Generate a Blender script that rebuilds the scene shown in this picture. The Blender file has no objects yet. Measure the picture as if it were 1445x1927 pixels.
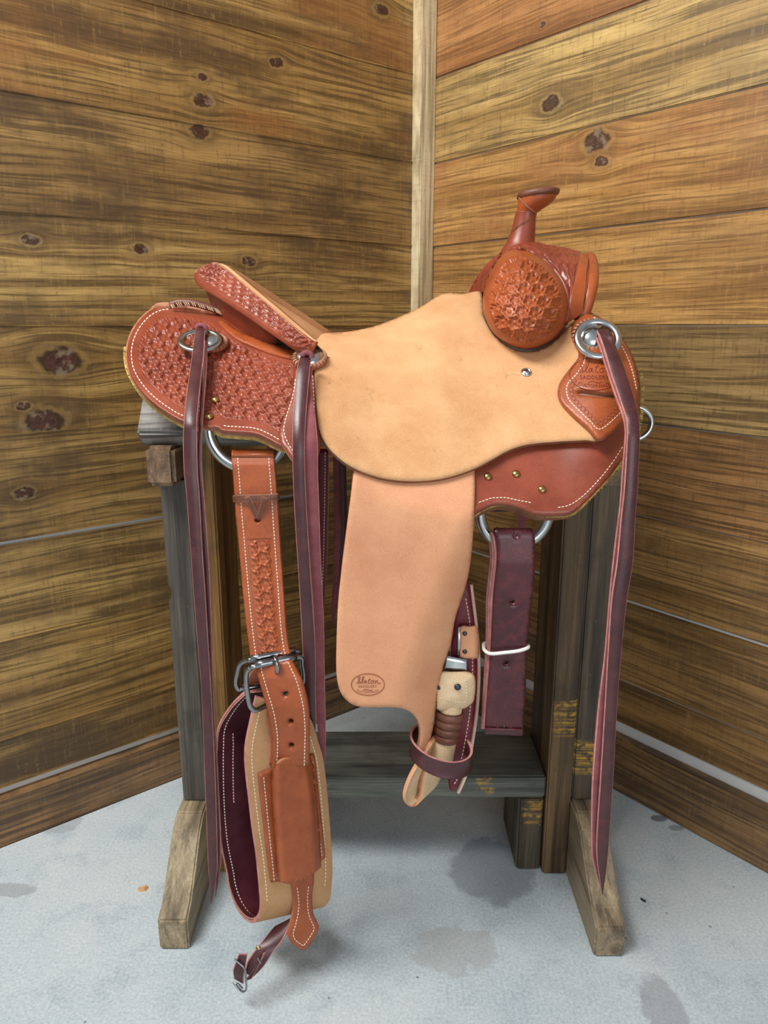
import bpy, bmesh, math, random
import numpy as np
from mathutils import Vector, Matrix, noise
from mathutils.geometry import delaunay_2d_cdt

scn = bpy.context.scene
COL = scn.collection
random.seed(7)
RNG = np.random.default_rng(11)

# ------------------------------------------------------------------ camera
FPX, CX, CY, PITCH, HC = 1400.0, 722.5, 963.5, math.radians(14.15), 0.95
cd = bpy.data.cameras.new('camera')
cd.sensor_fit = 'VERTICAL'; cd.sensor_height = 36.0; cd.sensor_width = 27.0
cd.lens = FPX / 1927.0 * 36.0
cd.clip_start = 0.02
cam = bpy.data.objects.new('camera', cd); COL.objects.link(cam)
cam.location = (0, 0, HC); cam.rotation_euler = (math.pi / 2 - PITCH, 0, 0)
scn.camera = cam

# ------------------------------------------------------------------ world, lights, exposure
wd = bpy.data.worlds.new('world'); scn.world = wd; wd.use_nodes = True
wd.node_tree.nodes['Background'].inputs[0].default_value = (0.86, 0.93, 1.0, 1)
wd.node_tree.nodes['Background'].inputs[1].default_value = 0.36

def area(name, loc, target, size, power, color):
    ld = bpy.data.lights.new(name, 'AREA'); ld.energy = power; ld.color = color
    ld.shape = 'RECTANGLE'; ld.size, ld.size_y = size
    o = bpy.data.objects.new(name, ld); COL.objects.link(o); o.location = loc
    o.rotation_euler = (Vector(target) - Vector(loc)).to_track_quat('-Z', 'Y').to_euler()
    return o
area('ceiling_light_offscreen', (-1.0, 0.15, 2.6), (0.05, 1.15, 0.6), (1.2, 0.5), 66, (1.0, 0.985, 0.96))
area('open_door_behind_offscreen', (0.9, -3.0, 1.3), (0.1, 1.2, 0.7), (2.4, 2.2), 52, (0.93, 0.97, 1.0))

scn.view_settings.view_transform = 'Standard'
scn.view_settings.look = 'None'
scn.view_settings.gamma = 1.0
scn.view_settings.use_curve_mapping = False
scn.view_settings.exposure = 0.0

# ------------------------------------------------------------------ projection helpers (photo pixel + distance -> place)
CT, ST = math.cos(PITCH), math.sin(PITCH)
def P(px, py, Y):
    px, py, Y = np.asarray(px, float), np.asarray(py, float), np.asarray(Y, float)
    x = (px - CX) / FPX; u = -(py - CY) / FPX
    ry = CT + u * ST; rz = -ST + u * CT
    t = Y / ry
    return np.stack(np.broadcast_arrays(x * t, Y, HC + rz * t), -1)
def V(px, py, Y): return Vector(P(px, py, Y))
def pxm(px, py, Y):
    "metres per photo pixel at that place"
    u = -(py - CY) / FPX
    return Y / (CT + u * ST) / FPX

# ------------------------------------------------------------------ materials
def lin(r, g, b):
    f = lambda c: (c / 255 / 12.92) if c <= 10 else ((c / 255 + 0.055) / 1.055) ** 2.4
    return (f(r), f(g), f(b), 1)

class NT:
    def __init__(s, name):
        s.m = bpy.data.materials.new(name); s.m.use_nodes = True
        s.t = s.m.node_tree; s.n = s.t.nodes; s.l = s.t.links
        s.b = s.n['Principled BSDF']
    def link(s, a, b): s.l.new(a, b)
    def setv(s, sock, v):
        if hasattr(v, 'is_linked') or isinstance(v, bpy.types.NodeSocket): s.l.new(v, sock)
        else: sock.default_value = v
    def coord(s):
        return s.n.new('ShaderNodeTexCoord').outputs['Object']
    def mapping(s, vec, scale, loc=(0, 0, 0)):
        k = s.n.new('ShaderNodeMapping'); s.l.new(vec, k.inputs[0])
        k.inputs['Scale'].default_value = scale; k.inputs['Location'].default_value = loc
        return k.outputs[0]
    def noise(s, vec, scale=5, detail=3, rough=0.5, dist=0.0):
        k = s.n.new('ShaderNodeTexNoise'); s.l.new(vec, k.inputs['Vector'])
        k.inputs['Scale'].default_value = scale; k.inputs['Detail'].default_value = detail
        k.inputs['Roughness'].default_value = rough; k.inputs['Distortion'].default_value = dist
        return k.outputs[0]
    def voro(s, vec, scale):
        k = s.n.new('ShaderNodeTexVoronoi'); s.l.new(vec, k.inputs['Vector']); k.inputs['Scale'].default_value = scale
        return k.outputs[0]
    def math(s, op, a, b=None, c=None, clamp=False):
        k = s.n.new('ShaderNodeMath'); k.operation = op; k.use_clamp = clamp
        for i, v in enumerate((a, b, c)):
            if v is not None: s.setv(k.inputs[i], v)
        return k.outputs[0]
    def ramp(s, fac, stops, mode='LINEAR'):
        k = s.n.new('ShaderNodeValToRGB'); s.l.new(fac, k.inputs[0]); cr = k.color_ramp; cr.interpolation = mode
        while len(cr.elements) < len(stops): cr.elements.new(0.5)
        for e, (p, c) in zip(cr.elements, stops):
            e.position = p; e.color = c if len(c) == 4 else (*c, 1)
        return k.outputs[0]
    def rng(s, v, a, b, c=0.0, d=1.0):
        k = s.n.new('ShaderNodeMapRange'); s.setv(k.inputs[0], v)
        for i, q in enumerate((a, b, c, d)): k.inputs[i + 1].default_value = q
        k.interpolation_type = 'SMOOTHSTEP'
        return k.outputs[0]
    def mix(s, fac, a, b, mode='MIX'):
        k = s.n.new('ShaderNodeMix'); k.data_type = 'RGBA'; k.blend_type = mode
        s.setv(k.inputs[0], fac); s.setv(k.inputs[6], a); s.setv(k.inputs[7], b)
        return k.outputs[2]
    def bump(s, h, strength=0.3, dist=0.001):
        k = s.n.new('ShaderNodeBump'); s.l.new(h, k.inputs['Height'])
        k.inputs['Strength'].default_value = strength; k.inputs['Distance'].default_value = dist
        s.l.new(k.outputs[0], s.b.inputs['Normal'])
    def sep(s, vec):
        k = s.n.new('ShaderNodeSeparateXYZ'); s.l.new(vec, k.inputs[0]); return k.outputs
    def comb(s, x, y, z):
        k = s.n.new('ShaderNodeCombineXYZ')
        for i, v in enumerate((x, y, z)): s.setv(k.inputs[i], v)
        return k.outputs[0]
    def out(s, color, rough=0.5, spec=0.5, metal=0.0):
        s.setv(s.b.inputs['Base Color'], color); s.setv(s.b.inputs['Roughness'], rough)
        s.b.inputs['Specular IOR Level'].default_value = spec; s.b.inputs['Metallic'].default_value = metal
        return s.m

def leather(name, c1, c2, rough=0.42, scale=18, grain=900, gstr=0.18, spec=0.45, mottle=None):
    n = NT(name); v = n.coord()
    a = n.noise(v, scale, 4, 0.6); col = n.ramp(a, [(0.32, c1), (0.68, c2)])
    if mottle:
        b = n.noise(v, 65, 3, 0.6); col = n.mix(n.rng(b, 0.5, 0.75, 0, 0.55), col, mottle)
    g = n.noise(v, grain, 2, 0.5)
    col = n.mix(0.16, col, n.ramp(g, [(0.3, (0, 0, 0, 1)), (0.7, (1, 1, 1, 1))]), 'OVERLAY')
    r = n.rng(a, 0.2, 0.8, rough - 0.06, rough + 0.08)
    n.bump(g, gstr, 0.0006)
    return n.out(col, r, spec)

def suede(name, c1, c2, speck=None, scale=9):
    n = NT(name); v = n.coord()
    a = n.noise(v, scale, 5, 0.62); b = n.noise(v, 1100, 2, 0.6)
    col = n.ramp(a, [(0.3, c1), (0.7, c2)])
    col = n.mix(0.3, col, n.ramp(b, [(0.25, (0.12, 0.12, 0.12, 1)), (0.75, (0.88, 0.88, 0.88, 1))]), 'OVERLAY')
    if speck:
        s = n.noise(n.mapping(v, (1, 1, 1), (3, 1, 2)), 420, 3, 0.7)
        m = n.noise(v, 22, 2, 0.5)
        f = n.math('MULTIPLY', n.rng(s, 0.66, 0.72), n.rng(m, 0.5, 0.7, 0, 0.6))
        col = n.mix(f, col, speck)
        dv = n.noise(v, 30, 3, 0.6)
        w = n.n.new('ShaderNodeTexVoronoi'); w.feature = 'DISTANCE_TO_EDGE'; w.inputs['Scale'].default_value = 14
        wn = n.n.new('ShaderNodeTexNoise'); n.l.new(v, wn.inputs['Vector']); wn.inputs['Scale'].default_value = 25
        n.l.new(n.mix(0.06, v, wn.outputs[1]), w.inputs['Vector'])
        vein = n.math('MULTIPLY', n.rng(w.outputs[0], 0.012, 0.002), n.rng(dv, 0.55, 0.68, 0, 0.35))
        col = n.mix(vein, col, speck)
    n.bump(b, 0.22, 0.0008)
    return n.out(col, 0.85, 0.2)

def plain(name, c, rough=0.5, spec=0.4, metal=0.0, vary=0.12, scale=60):
    n = NT(name); v = n.coord(); a = n.noise(v, scale, 3, 0.6)
    col = n.mix(vary, c, n.ramp(a, [(0.3, (0, 0, 0, 1)), (0.7, (1, 1, 1, 1))]), 'OVERLAY')
    return n.out(col, n.rng(a, 0.2, 0.8, max(0.02, rough - 0.08), rough + 0.08), spec, metal)

M = {}
M['russet'] = leather('russet_leather', lin(122, 57, 39), lin(150, 72, 50), 0.32, 14, 900, 0.12)
M['orange'] = leather('saddle_tan_leather', lin(148, 72, 36), lin(172, 88, 46), 0.36, 16, 900, 0.12, mottle=lin(136, 62, 32))
M['edge'] = leather('leather_cut_edge', lin(150, 98, 72), lin(186, 130, 100), 0.7, 60, 800, 0.3)
M['edge_dark'] = leather('burnished_edge', lin(118, 76, 54), lin(148, 98, 70), 0.6, 50, 800, 0.3)
M['edge_pink'] = leather('pink_cut_edge', lin(176, 112, 108), lin(205, 145, 135), 0.7, 80, 800, 0.3)
M['seat'] = suede('roughout_seat', lin(198, 146, 100), lin(220, 172, 126), lin(112, 74, 46), 16)
M['fender'] = suede('roughout_fender', lin(204, 142, 106), lin(222, 164, 124), None, 12)
M['cinch'] = suede('cinch_suede', lin(176, 132, 90), lin(196, 152, 110), None, 14)
M['burg'] = leather('burgundy_latigo', lin(64, 33, 37), lin(82, 44, 46), 0.34, 26, 700, 0.2, 0.5, lin(96, 46, 42))
M['burg_mottled'] = leather('mottled_burgundy', lin(60, 23, 30), lin(84, 32, 38), 0.32, 20, 500, 0.25, 0.5, lin(112, 40, 40))
M['burg_dark'] = leather('burgundy_lining', lin(62, 22, 32), lin(84, 32, 40), 0.34, 18, 700, 0.15, 0.5)
M['burg_red'] = leather('oxblood_strap', lin(96, 24, 36), lin(118, 32, 44), 0.4, 26, 700, 0.2)
M['flesh'] = suede('burgundy_flesh_side', lin(122, 68, 74), lin(146, 86, 90), None, 40)
M['raw'] = leather('rawhide_leather', lin(210, 178, 138), lin(222, 194, 156), 0.5, 30, 700, 0.15)
M['brown'] = leather('brown_lace', lin(92, 54, 40), lin(118, 72, 54), 0.42, 60, 700, 0.2)
M['steel'] = plain('brushed_steel', lin(190, 194, 194), 0.24, 0.5, 1.0, 0.12, 40)
M['steel_dark'] = plain('dark_steel', lin(150, 152, 154), 0.22, 0.5, 1.0, 0.2, 40)
M['brass'] = plain('antique_brass', lin(186, 152, 98), 0.3, 0.5, 1.0, 0.25, 80)
M['rivet_dark'] = plain('dark_rivet', lin(74, 74, 80), 0.4, 0.5, 0.8, 0.2, 80)
M['thread'] = plain('white_thread', lin(236, 226, 206), 0.7, 0.2, 0, 0.15, 400)
M['fleece'] = plain('yellow_fleece', lin(204, 172, 96), 0.95, 0.1, 0, 0.5, 120)
M['mark'] = plain('stamped_mark', lin(150, 84, 58), 0.7, 0.2, 0, 0.1)
M['mark_dark'] = plain('stamped_mark_dark', lin(118, 48, 26), 0.6, 0.3, 0, 0.1)
M['rubber'] = plain('white_rubber', lin(232, 230, 222), 0.6, 0.3, 0, 0.05)
M['pinkfleece'] = suede('pale_wool_edge', lin(206, 176, 160), lin(226, 200, 182), None, 60)

# ------------------------------------------------------------------ object helpers
def tag(o, label=None, cat=None, group=None, kind=None):
    if label: o['label'] = label
    if cat: o['category'] = cat
    if group: o['group'] = group
    if kind: o['kind'] = kind
    return o
def empty(name, loc):
    o = bpy.data.objects.new(name, None); COL.objects.link(o); o.location = loc; o.empty_display_size = 0.05
    return o
def attach(o, parent):
    if parent is not None:
        o.parent = parent
        m = Matrix.Identity(4); q = parent
        while q is not None:
            m = q.matrix_basis @ m if q.parent is None else q.matrix_parent_inverse @ q.matrix_basis @ m
            q = q.parent
        o.matrix_parent_inverse = m.inverted()
    return o
def mesh_obj(name, verts, faces, mats, parent=None, mi=None, smooth=True):
    me = bpy.data.meshes.new(name)
    me.from_pydata([tuple(map(float, v)) for v in verts], [], [tuple(map(int, f)) for f in faces])
    if not isinstance(mats, (list, tuple)): mats = [mats]
    for m in mats: me.materials.append(m)
    if mi is not None: me.polygons.foreach_set('material_index', np.asarray(mi, dtype=np.int32))
    if smooth: me.polygons.foreach_set('use_smooth', np.ones(len(me.polygons), dtype=bool))
    me.update()
    o = bpy.data.objects.new(name, me); COL.objects.link(o)
    return attach(o, parent)
def bm_obj(name, bm, mat, parent=None, smooth=False):
    me = bpy.data.meshes.new(name); bm.to_mesh(me); bm.free()
    for m in (mat if isinstance(mat, (list, tuple)) else [mat]): me.materials.append(m)
    if smooth: me.polygons.foreach_set('use_smooth', np.ones(len(me.polygons), dtype=bool))
    o = bpy.data.objects.new(name, me); COL.objects.link(o)
    return attach(o, parent)
def mirror(o, parent=None):
    "the same part on the far side of the saddle"
    c = o.copy(); COL.objects.link(c)
    c.parent = None; c.matrix_parent_inverse = Matrix.Identity(4)
    c.location = (0, 2 * YC, 0); c.scale = (1, -1, 1)
    p = parent if parent is not None else o.parent
    attach(c, p)
    return c

# ------------------------------------------------------------------ curve helpers
def catmull(pts, per=8, closed=False):
    p = np.asarray(pts, float); n = len(p); out = []
    rngi = range(n) if closed else range(n - 1)
    for i in rngi:
        if closed: a, b, c, d = p[(i - 1) % n], p[i], p[(i + 1) % n], p[(i + 2) % n]
        else: a, b, c, d = p[max(i - 1, 0)], p[i], p[i + 1], p[min(i + 2, n - 1)]
        for k in range(per):
            t = k / per
            out.append(0.5 * ((2 * b) + (-a + c) * t + (2 * a - 5 * b + 4 * c - d) * t * t + (-a + 3 * b - 3 * c + d) * t ** 3))
    if not closed: out.append(p[-1])
    return np.array(out)
def resample(p, step, closed=False):
    p = np.asarray(p, float)
    if closed: p = np.vstack([p, p[:1]])
    d = np.linalg.norm(np.diff(p[:, :2] if p.shape[1] > 2 and not closed else p, axis=0), axis=1); s = np.concatenate([[0], np.cumsum(d)])
    n = max(3, int(round(s[-1] / step)))
    q = np.linspace(0, s[-1], n + 1)
    out = np.stack([np.interp(q, s, p[:, k]) for k in range(p.shape[1])], 1)
    return out[:-1] if closed else out
def inside(px, py, poly):
    r = np.zeros(px.shape, bool); n = len(poly); j = n - 1
    for i in range(n):
        xi, yi = poly[i]; xj, yj = poly[j]
        if yi != yj:
            c = ((yi > py) != (yj > py)) & (px < (xj - xi) * (py - yi) / (yj - yi) + xi)
            r ^= c
        j = i
    return r
def dist_poly(px, py, poly, closed=True):
    d = np.full(px.shape, 1e9); n = len(poly)
    for i in range(n if closed else n - 1):
        a = poly[i]; b = poly[(i + 1) % n]; ab = b - a; L = max(ab @ ab, 1e-9)
        t = np.clip(((px - a[0]) * ab[0] + (py - a[1]) * ab[1]) / L, 0, 1)
        d = np.minimum(d, np.hypot(px - a[0] - t * ab[0], py - a[1] - t * ab[1]))
    return d
def rails(pts, per=6):
    "interpolate rows of numbers"
    return catmull(pts, per)

# ------------------------------------------------------------------ stamped weave relief
def weave(u, v, a=24.0, ang=0.0, twist=0.38):
    ca, sa = math.cos(ang), math.sin(ang)
    x = (u * ca + v * sa) / a; y = (-u * sa + v * ca) / a
    h = np.zeros_like(x)
    A1 = np.array([1.0, 0.0]); A2 = np.array([0.5, math.sqrt(3) / 2])
    for off, dirang in ((A1 / 2, math.pi / 2), (A2 / 2, math.pi / 2 + math.pi / 3), ((A1 - A2) / 2, math.pi / 2 - math.pi / 3)):
        X = x - off[0]; Y = y - off[1]
        j = Y / (math.sqrt(3) / 2); i = X - 0.5 * j
        best = None
        fi, fj = np.floor(i), np.floor(j)
        for di in (0, 1):
            for dj in (0, 1):
                rx = X - ((fi + di) + 0.5 * (fj + dj)); ry = Y - (fj + dj) * math.sqrt(3) / 2
                d = rx * rx + ry * ry
                if best is None: best, bx, by = d, rx, ry
                else:
                    m = d < best; best = np.where(m, d, best); bx = np.where(m, rx, bx); by = np.where(m, ry, by)
        an = dirang + twist
        s = bx * math.cos(an) + by * math.sin(an); t = -bx * math.sin(an) + by * math.cos(an)
        t = t + 0.9 * s * np.abs(s)
        L = 0.315; w = 0.095 + 0.19 * (s / L) ** 2
        val = np.minimum((L - np.abs(s)) / 0.09, (w - np.abs(t)) / 0.07)
        g = np.clip(val, 0, 1); g = g * g * (3 - 2 * g)
        h = np.maximum(h, g)
    j = y / (math.sqrt(3) / 2); i = x - 0.5 * j
    rx = x - (np.round(i) + 0.5 * np.round(j)); ry = y - np.round(j) * math.sqrt(3) / 2
    dd = np.hypot(rx, ry)
    h = np.maximum(h, 0.3 * np.clip((0.15 - dd) / 0.06, 0, 1))
    return h

# ------------------------------------------------------------------ leather sheet from an outline
def sheet(name, outline, Yf, thick, mats, parent, step=6.0, smooth=True, disp=None, holes=(), curve_per=8, round_edge=True, off=0.0):
    """closed outline (pixels), distance function Yf, real thickness; mats = face, edge[, back]"""
    ol = catmull(outline, curve_per, True) if smooth else np.asarray(outline, float)
    bstep = max(step, 2.0)
    ol = resample(ol, min(bstep, 5.0), True)
    hs = [resample(np.asarray(h, float), 2.5, True) for h in holes]
    lo, hi = ol.min(0), ol.max(0)
    gx, gy = np.meshgrid(np.arange(lo[0], hi[0], step), np.arange(lo[1], hi[1], step * 0.9))
    gx = gx + (np.arange(gx.shape[0])[:, None] % 2) * step * 0.5
    gx, gy = gx.ravel(), gy.ravel()
    m = inside(gx, gy, ol); gx, gy = gx[m], gy[m]
    m = dist_poly(gx, gy, ol) > step * 0.55; gx, gy = gx[m], gy[m]
    for h in hs:
        m = ~inside(gx, gy, h) & (dist_poly(gx, gy, h) > step * 0.4); gx, gy = gx[m], gy[m]
    pts = [ol]; edges = []; k = len(ol)
    edges += [(i, (i + 1) % k) for i in range(k)]
    for h in hs:
        n = len(h); edges += [(k + i, k + (i + 1) % n) for i in range(n)]; pts.append(h); k += n
    nb = k
    allp = np.vstack(pts + [np.stack([gx, gy], 1)])
    v, e, f, ov, oe, of = delaunay_2d_cdt([Vector(p) for p in allp], edges, [], 0, 1e-4, False)
    v = np.array([tuple(p) for p in v]); f = np.array([t for t in f if len(t) == 3])
    c = v[f].mean(1); m = inside(c[:, 0], c[:, 1], ol)
    for h in hs: m &= ~inside(c[:, 0], c[:, 1], h)
    f = f[m]
    Y = Yf(v[:, 0], v[:, 1]) - off
    W = P(v[:, 0], v[:, 1], Y)
    # orient toward the camera
    a, b, cc = W[f[:, 0]], W[f[:, 1]], W[f[:, 2]]
    fn = np.cross(b - a, cc - a)
    flip = (v[f[:, 1], 0] - v[f[:, 0], 0]) * (v[f[:, 2], 1] - v[f[:, 0], 1]) - (v[f[:, 1], 1] - v[f[:, 0], 1]) * (v[f[:, 2], 0] - v[f[:, 0], 0]) > 0
    f[flip] = f[flip][:, ::-1]; fn[flip] *= -1
    vn = np.zeros_like(W)
    for q in range(3): np.add.at(vn, f[:, q], fn)
    vn /= np.maximum(np.linalg.norm(vn, axis=1, keepdims=True), 1e-12)
    # boundary edges of the kept triangles
    cnt = {}
    for t in f:
        for q in range(3):
            x, y = t[q], t[(q + 1) % 3]; cnt[(x, y)] = cnt.get((x, y), 0) + 1
    be = [(x, y) for (x, y) in cnt if (y, x) not in cnt]
    bset = np.array(sorted({x for x, y in be}), int)
    back = W - vn * thick
    front = W.copy()
    if disp is not None: front += vn * disp(v[:, 0], v[:, 1])[:, None]
    if round_edge: front[bset] -= vn[bset] * min(thick * 0.3, 0.0022)
    n = len(W)
    verts = np.vstack([front, back])
    faces = [tuple(t) for t in f] + [tuple(x + n for x in t[::-1]) for t in f] + [(y, x, x + n, y + n) for x, y in be]
    mats = list(mats) if isinstance(mats, (list, tuple)) else [mats]
    if len(mats) == 1: mats = [mats[0], mats[0]]
    bi = 2 if len(mats) > 2 else 0
    mi = [0] * len(f) + [bi] * len(f) + [1] * len(be)
    o = mesh_obj(name, verts, faces, mats, parent, mi)
    sh = np.ones(len(faces), bool); sh[2 * len(f):] = False
    o.data.polygons.foreach_set('use_smooth', sh)
    return o

# ------------------------------------------------------------------ ribbons, tubes, lathes
def ribbon(name, L, R, thick, mats, parent, cols=4, closed=False, bow=0.0, edge_w=0.0012):
    "strap between two edge curves given in the place; mats = face, edge, back"
    L, R = np.asarray(L, float), np.asarray(R, float); n = len(L)
    T = np.gradient((L + R) / 2, axis=0)
    if closed:
        mid = (L + R) / 2; T = np.roll(mid, -1, 0) - np.roll(mid, 1, 0)
    N = np.cross(R - L, T); N /= np.maximum(np.linalg.norm(N, axis=1, keepdims=True), 1e-12)
    # first copy is the face side
    for i in range(1, n):
        if (N[i] * N[i - 1]).sum() < 0: N[i] *= -1
    if not closed or True:
        if (N[:, 1].mean() > 0): N = -N
    ef = min(0.12, edge_w / max(float(np.median(np.linalg.norm(R - L, axis=1))), 1e-6)); ts = np.concatenate([[0, ef], np.linspace(ef, 1 - ef, max(cols - 1, 2))[1:-1], [1 - ef, 1.0]]); cols = len(ts) - 1
    A = np.stack([L + (R - L) * t + N * (bow * 4 * t * (1 - t)) - N * (thick * 0.22 if t in (0.0, 1.0) else 0) for t in ts], 1)
    B = A - N[:, None, :] * thick
    m = cols + 1
    verts = np.vstack([A.reshape(-1, 3), B.reshape(-1, 3)]); o = n * m
    faces, mi = [], []
    for i in range(n if closed else n - 1):
        k = (i + 1) % n
        for j in range(cols):
            faces.append((i * m + j, i * m + j + 1, k * m + j + 1, k * m + j)); mi.append(1 if j in (0, cols - 1) else 0)
            faces.append((o + i * m + j, o + k * m + j, o + k * m + j + 1, o + i * m + j + 1)); mi.append(2)
        faces.append((i * m, k * m, o + k * m, o + i * m)); mi.append(1)
        faces.append((i * m + cols, o + i * m + cols, o + k * m + cols, k * m + cols)); mi.append(1)
    if not closed:
        for i in (0, n - 1):
            for j in range(cols):
                q = (i * m + j, o + i * m + j, o + i * m + j + 1, i * m + j + 1)
                faces.append(q if i == 0 else q[::-1]); mi.append(1)
    mats = list(mats) if isinstance(mats, (list, tuple)) else [mats]
    while len(mats) < 3: mats.append(mats[0])
    ob = mesh_obj(name, verts, faces, mats, parent, mi)
    ob.data.polygons.foreach_set('use_smooth', np.array(mi) != 1)
    bm = bmesh.new(); bm.from_mesh(ob.data); bmesh.ops.recalc_face_normals(bm, faces=bm.faces); bm.to_mesh(ob.data); bm.free()
    return ob
def strap(name, rows, thick, mats, parent, per=6, cols=4, bow=0.0, edge_w=0.0012):
    "rows: left x, left y, right x, right y (pixels), distance left, distance right"
    rows = [r if len(r) == 6 else (*r, r[-1]) for r in rows]
    r = rails(rows, per)
    return ribbon(name, P(r[:, 0], r[:, 1], r[:, 4]), P(r[:, 2], r[:, 3], r[:, 5]), thick, mats, parent, cols, False, bow, edge_w)
def tube(name, pts, rad, mat, parent, closed=False, seg=10, flat=None, caps=True):
    "flat = (axis vector, factor): squash the section along that axis"
    p = np.asarray(pts, float); n = len(p)
    rad = np.broadcast_to(np.asarray(rad, float), (n,))
    T = (np.roll(p, -1, 0) - np.roll(p, 1, 0)) if closed else np.gradient(p, axis=0)
    T /= np.maximum(np.linalg.norm(T, axis=1, keepdims=True), 1e-12)
    up = np.array([0.0, 0, 1]) if abs(T[0][2]) < 0.9 else np.array([0, 1.0, 0])
    verts = []; prev = np.cross(T[0], up); prev /= np.linalg.norm(prev)
    for i in range(n):
        u = prev - T[i] * (prev @ T[i]); u /= np.linalg.norm(u); w = np.cross(T[i], u); prev = u
        for k in range(seg):
            a = 2 * math.pi * k / seg; d = (u * math.cos(a) + w * math.sin(a)) * rad[i]
            if flat is not None:
                ax = np.asarray(flat[0], float); d = d - ax * (d @ ax) * (1 - flat[1])
            verts.append(p[i] + d)
    faces = []
    for i in range(n if closed else n - 1):
        j = (i + 1) % n
        for k in range(seg): faces.append((i * seg + k, i * seg + (k + 1) % seg, j * seg + (k + 1) % seg, j * seg + k))
    if not closed and caps:
        faces.append(tuple(range(seg))[::-1]); faces.append(tuple((n - 1) * seg + k for k in range(seg)))
    ob = mesh_obj(name, verts, faces, mat, parent)
    bm = bmesh.new(); bm.from_mesh(ob.data); bmesh.ops.recalc_face_normals(bm, faces=bm.faces); bm.to_mesh(ob.data); bm.free()
    return ob
def frame_of(n):
    n = Vector(n).normalized(); a = Vector((1, 0, 0)); u = (a - n * a.dot(n)).normalized(); return u, n.cross(u), n
def lathe(name, prof, c, axis, mat, parent, seg=24, scallop=0, amp=0.0):
    u, w, n = frame_of(axis); c = Vector(c); verts = []; m = len(prof)
    for (r, h) in prof:
        for k in range(seg):
            a = 2 * math.pi * k / seg; rr = r * (1 + (amp * math.cos(scallop * a) if scallop else 0))
            verts.append(c + (u * math.cos(a) + w * math.sin(a)) * rr + n * h)
    faces = [(i * seg + k, i * seg + (k + 1) % seg, (i + 1) * seg + (k + 1) % seg, (i + 1) * seg + k) for i in range(m - 1) for k in range(seg)]
    faces.append(tuple((m - 1) * seg + k for k in range(seg))); faces.append(tuple(range(seg))[::-1])
    ob = mesh_obj(name, verts, faces, mat, parent)
    bm = bmesh.new(); bm.from_mesh(ob.data); bmesh.ops.recalc_face_normals(bm, faces=bm.faces); bm.to_mesh(ob.data); bm.free()
    return ob
def stitch(px_path, Yf, parent, gap=7.0, frac=0.62, r=1.0, off=0.0009, mat=None):
    "a row of separate thread stitches along a line, one joined part"
    q = resample(np.asarray(px_path, float), gap); vs, fs = [], []
    for i in range(len(q) - 1):
        a = q[i] + (q[i + 1] - q[i]) * (0.5 - frac / 2); b = q[i] + (q[i + 1] - q[i]) * (0.5 + frac / 2)
        d = (b - a) / max(np.linalg.norm(b - a), 1e-6); nrm = np.array([-d[1], d[0]]) * r
        ring = [a - d * 0.3 + nrm * 0.5, a - d * 0.3 - nrm * 0.5, (a + b) / 2 - nrm, b + d * 0.3 - nrm * 0.5, b + d * 0.3 + nrm * 0.5, (a + b) / 2 + nrm]
        ring = np.array(ring); Y = Yf(ring[:, 0], ring[:, 1]) - off * 0.3
        cpt = (a + b) / 2; top = P(cpt[0], cpt[1], float(Yf(np.array([cpt[0]]), np.array([cpt[1]]))[0]) - off - 0.0006)
        k = len(vs); vs += list(P(ring[:, 0], ring[:, 1], Y)); vs.append(top)
        for j in range(6): fs.append((k + j, k + (j + 1) % 6, k + 6))
    o = mesh_obj('stitching', vs, fs, mat or M['thread'], parent)
    return tag(o, kind='stuff')
def inset(outline, d, per=8, smooth=True):
    ol = resample(catmull(outline, per, True) if smooth else np.asarray(outline, float), 4.0, True)
    t = np.roll(ol, -2, 0) - np.roll(ol, 2, 0); t /= np.linalg.norm(t, axis=1, keepdims=True)
    n = np.stack([-t[:, 1], t[:, 0]], 1)
    area_ = 0.5 * np.sum(ol[:, 0] * np.roll(ol[:, 1], -1) - np.roll(ol[:, 0], -1) * ol[:, 1])
    if area_ < 0: n = -n
    return ol + n * d
def box(name, x, y, z, mat, parent=None, bev=0.003, rot=None):
    bm = bmesh.new(); bmesh.ops.create_cube(bm, size=1)
    for v in bm.verts: v.co = Vector((x[0] + (v.co.x + .5) * (x[1] - x[0]), y[0] + (v.co.y + .5) * (y[1] - y[0]), z[0] + (v.co.z + .5) * (z[1] - z[0])))
    if bev: bmesh.ops.bevel(bm, geom=bm.edges[:], offset=bev, segments=2, affect='EDGES')
    return bm_obj(name, bm, mat, parent)
def prism(name, poly, axis, a, b, mat, parent=None, bev=0.002):
    "poly in the plane across axis ('x': y,z ; 'y': x,z)"
    bm = bmesh.new()
    mk = (lambda p, t: (t, p[0], p[1])) if axis == 'x' else (lambda p, t: (p[0], t, p[1]))
    f1 = [bm.verts.new(mk(p, a)) for p in poly]; f2 = [bm.verts.new(mk(p, b)) for p in poly]
    bm.faces.new(f1); bm.faces.new(f2[::-1]); n = len(poly)
    for i in range(n): bm.faces.new((f1[i], f2[i], f2[(i + 1) % n], f1[(i + 1) % n]))
    bmesh.ops.recalc_face_normals(bm, faces=bm.faces)
    if bev: bmesh.ops.bevel(bm, geom=bm.edges[:], offset=bev, segments=2, affect='EDGES')
    return bm_obj(name, bm, mat, parent)

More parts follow.
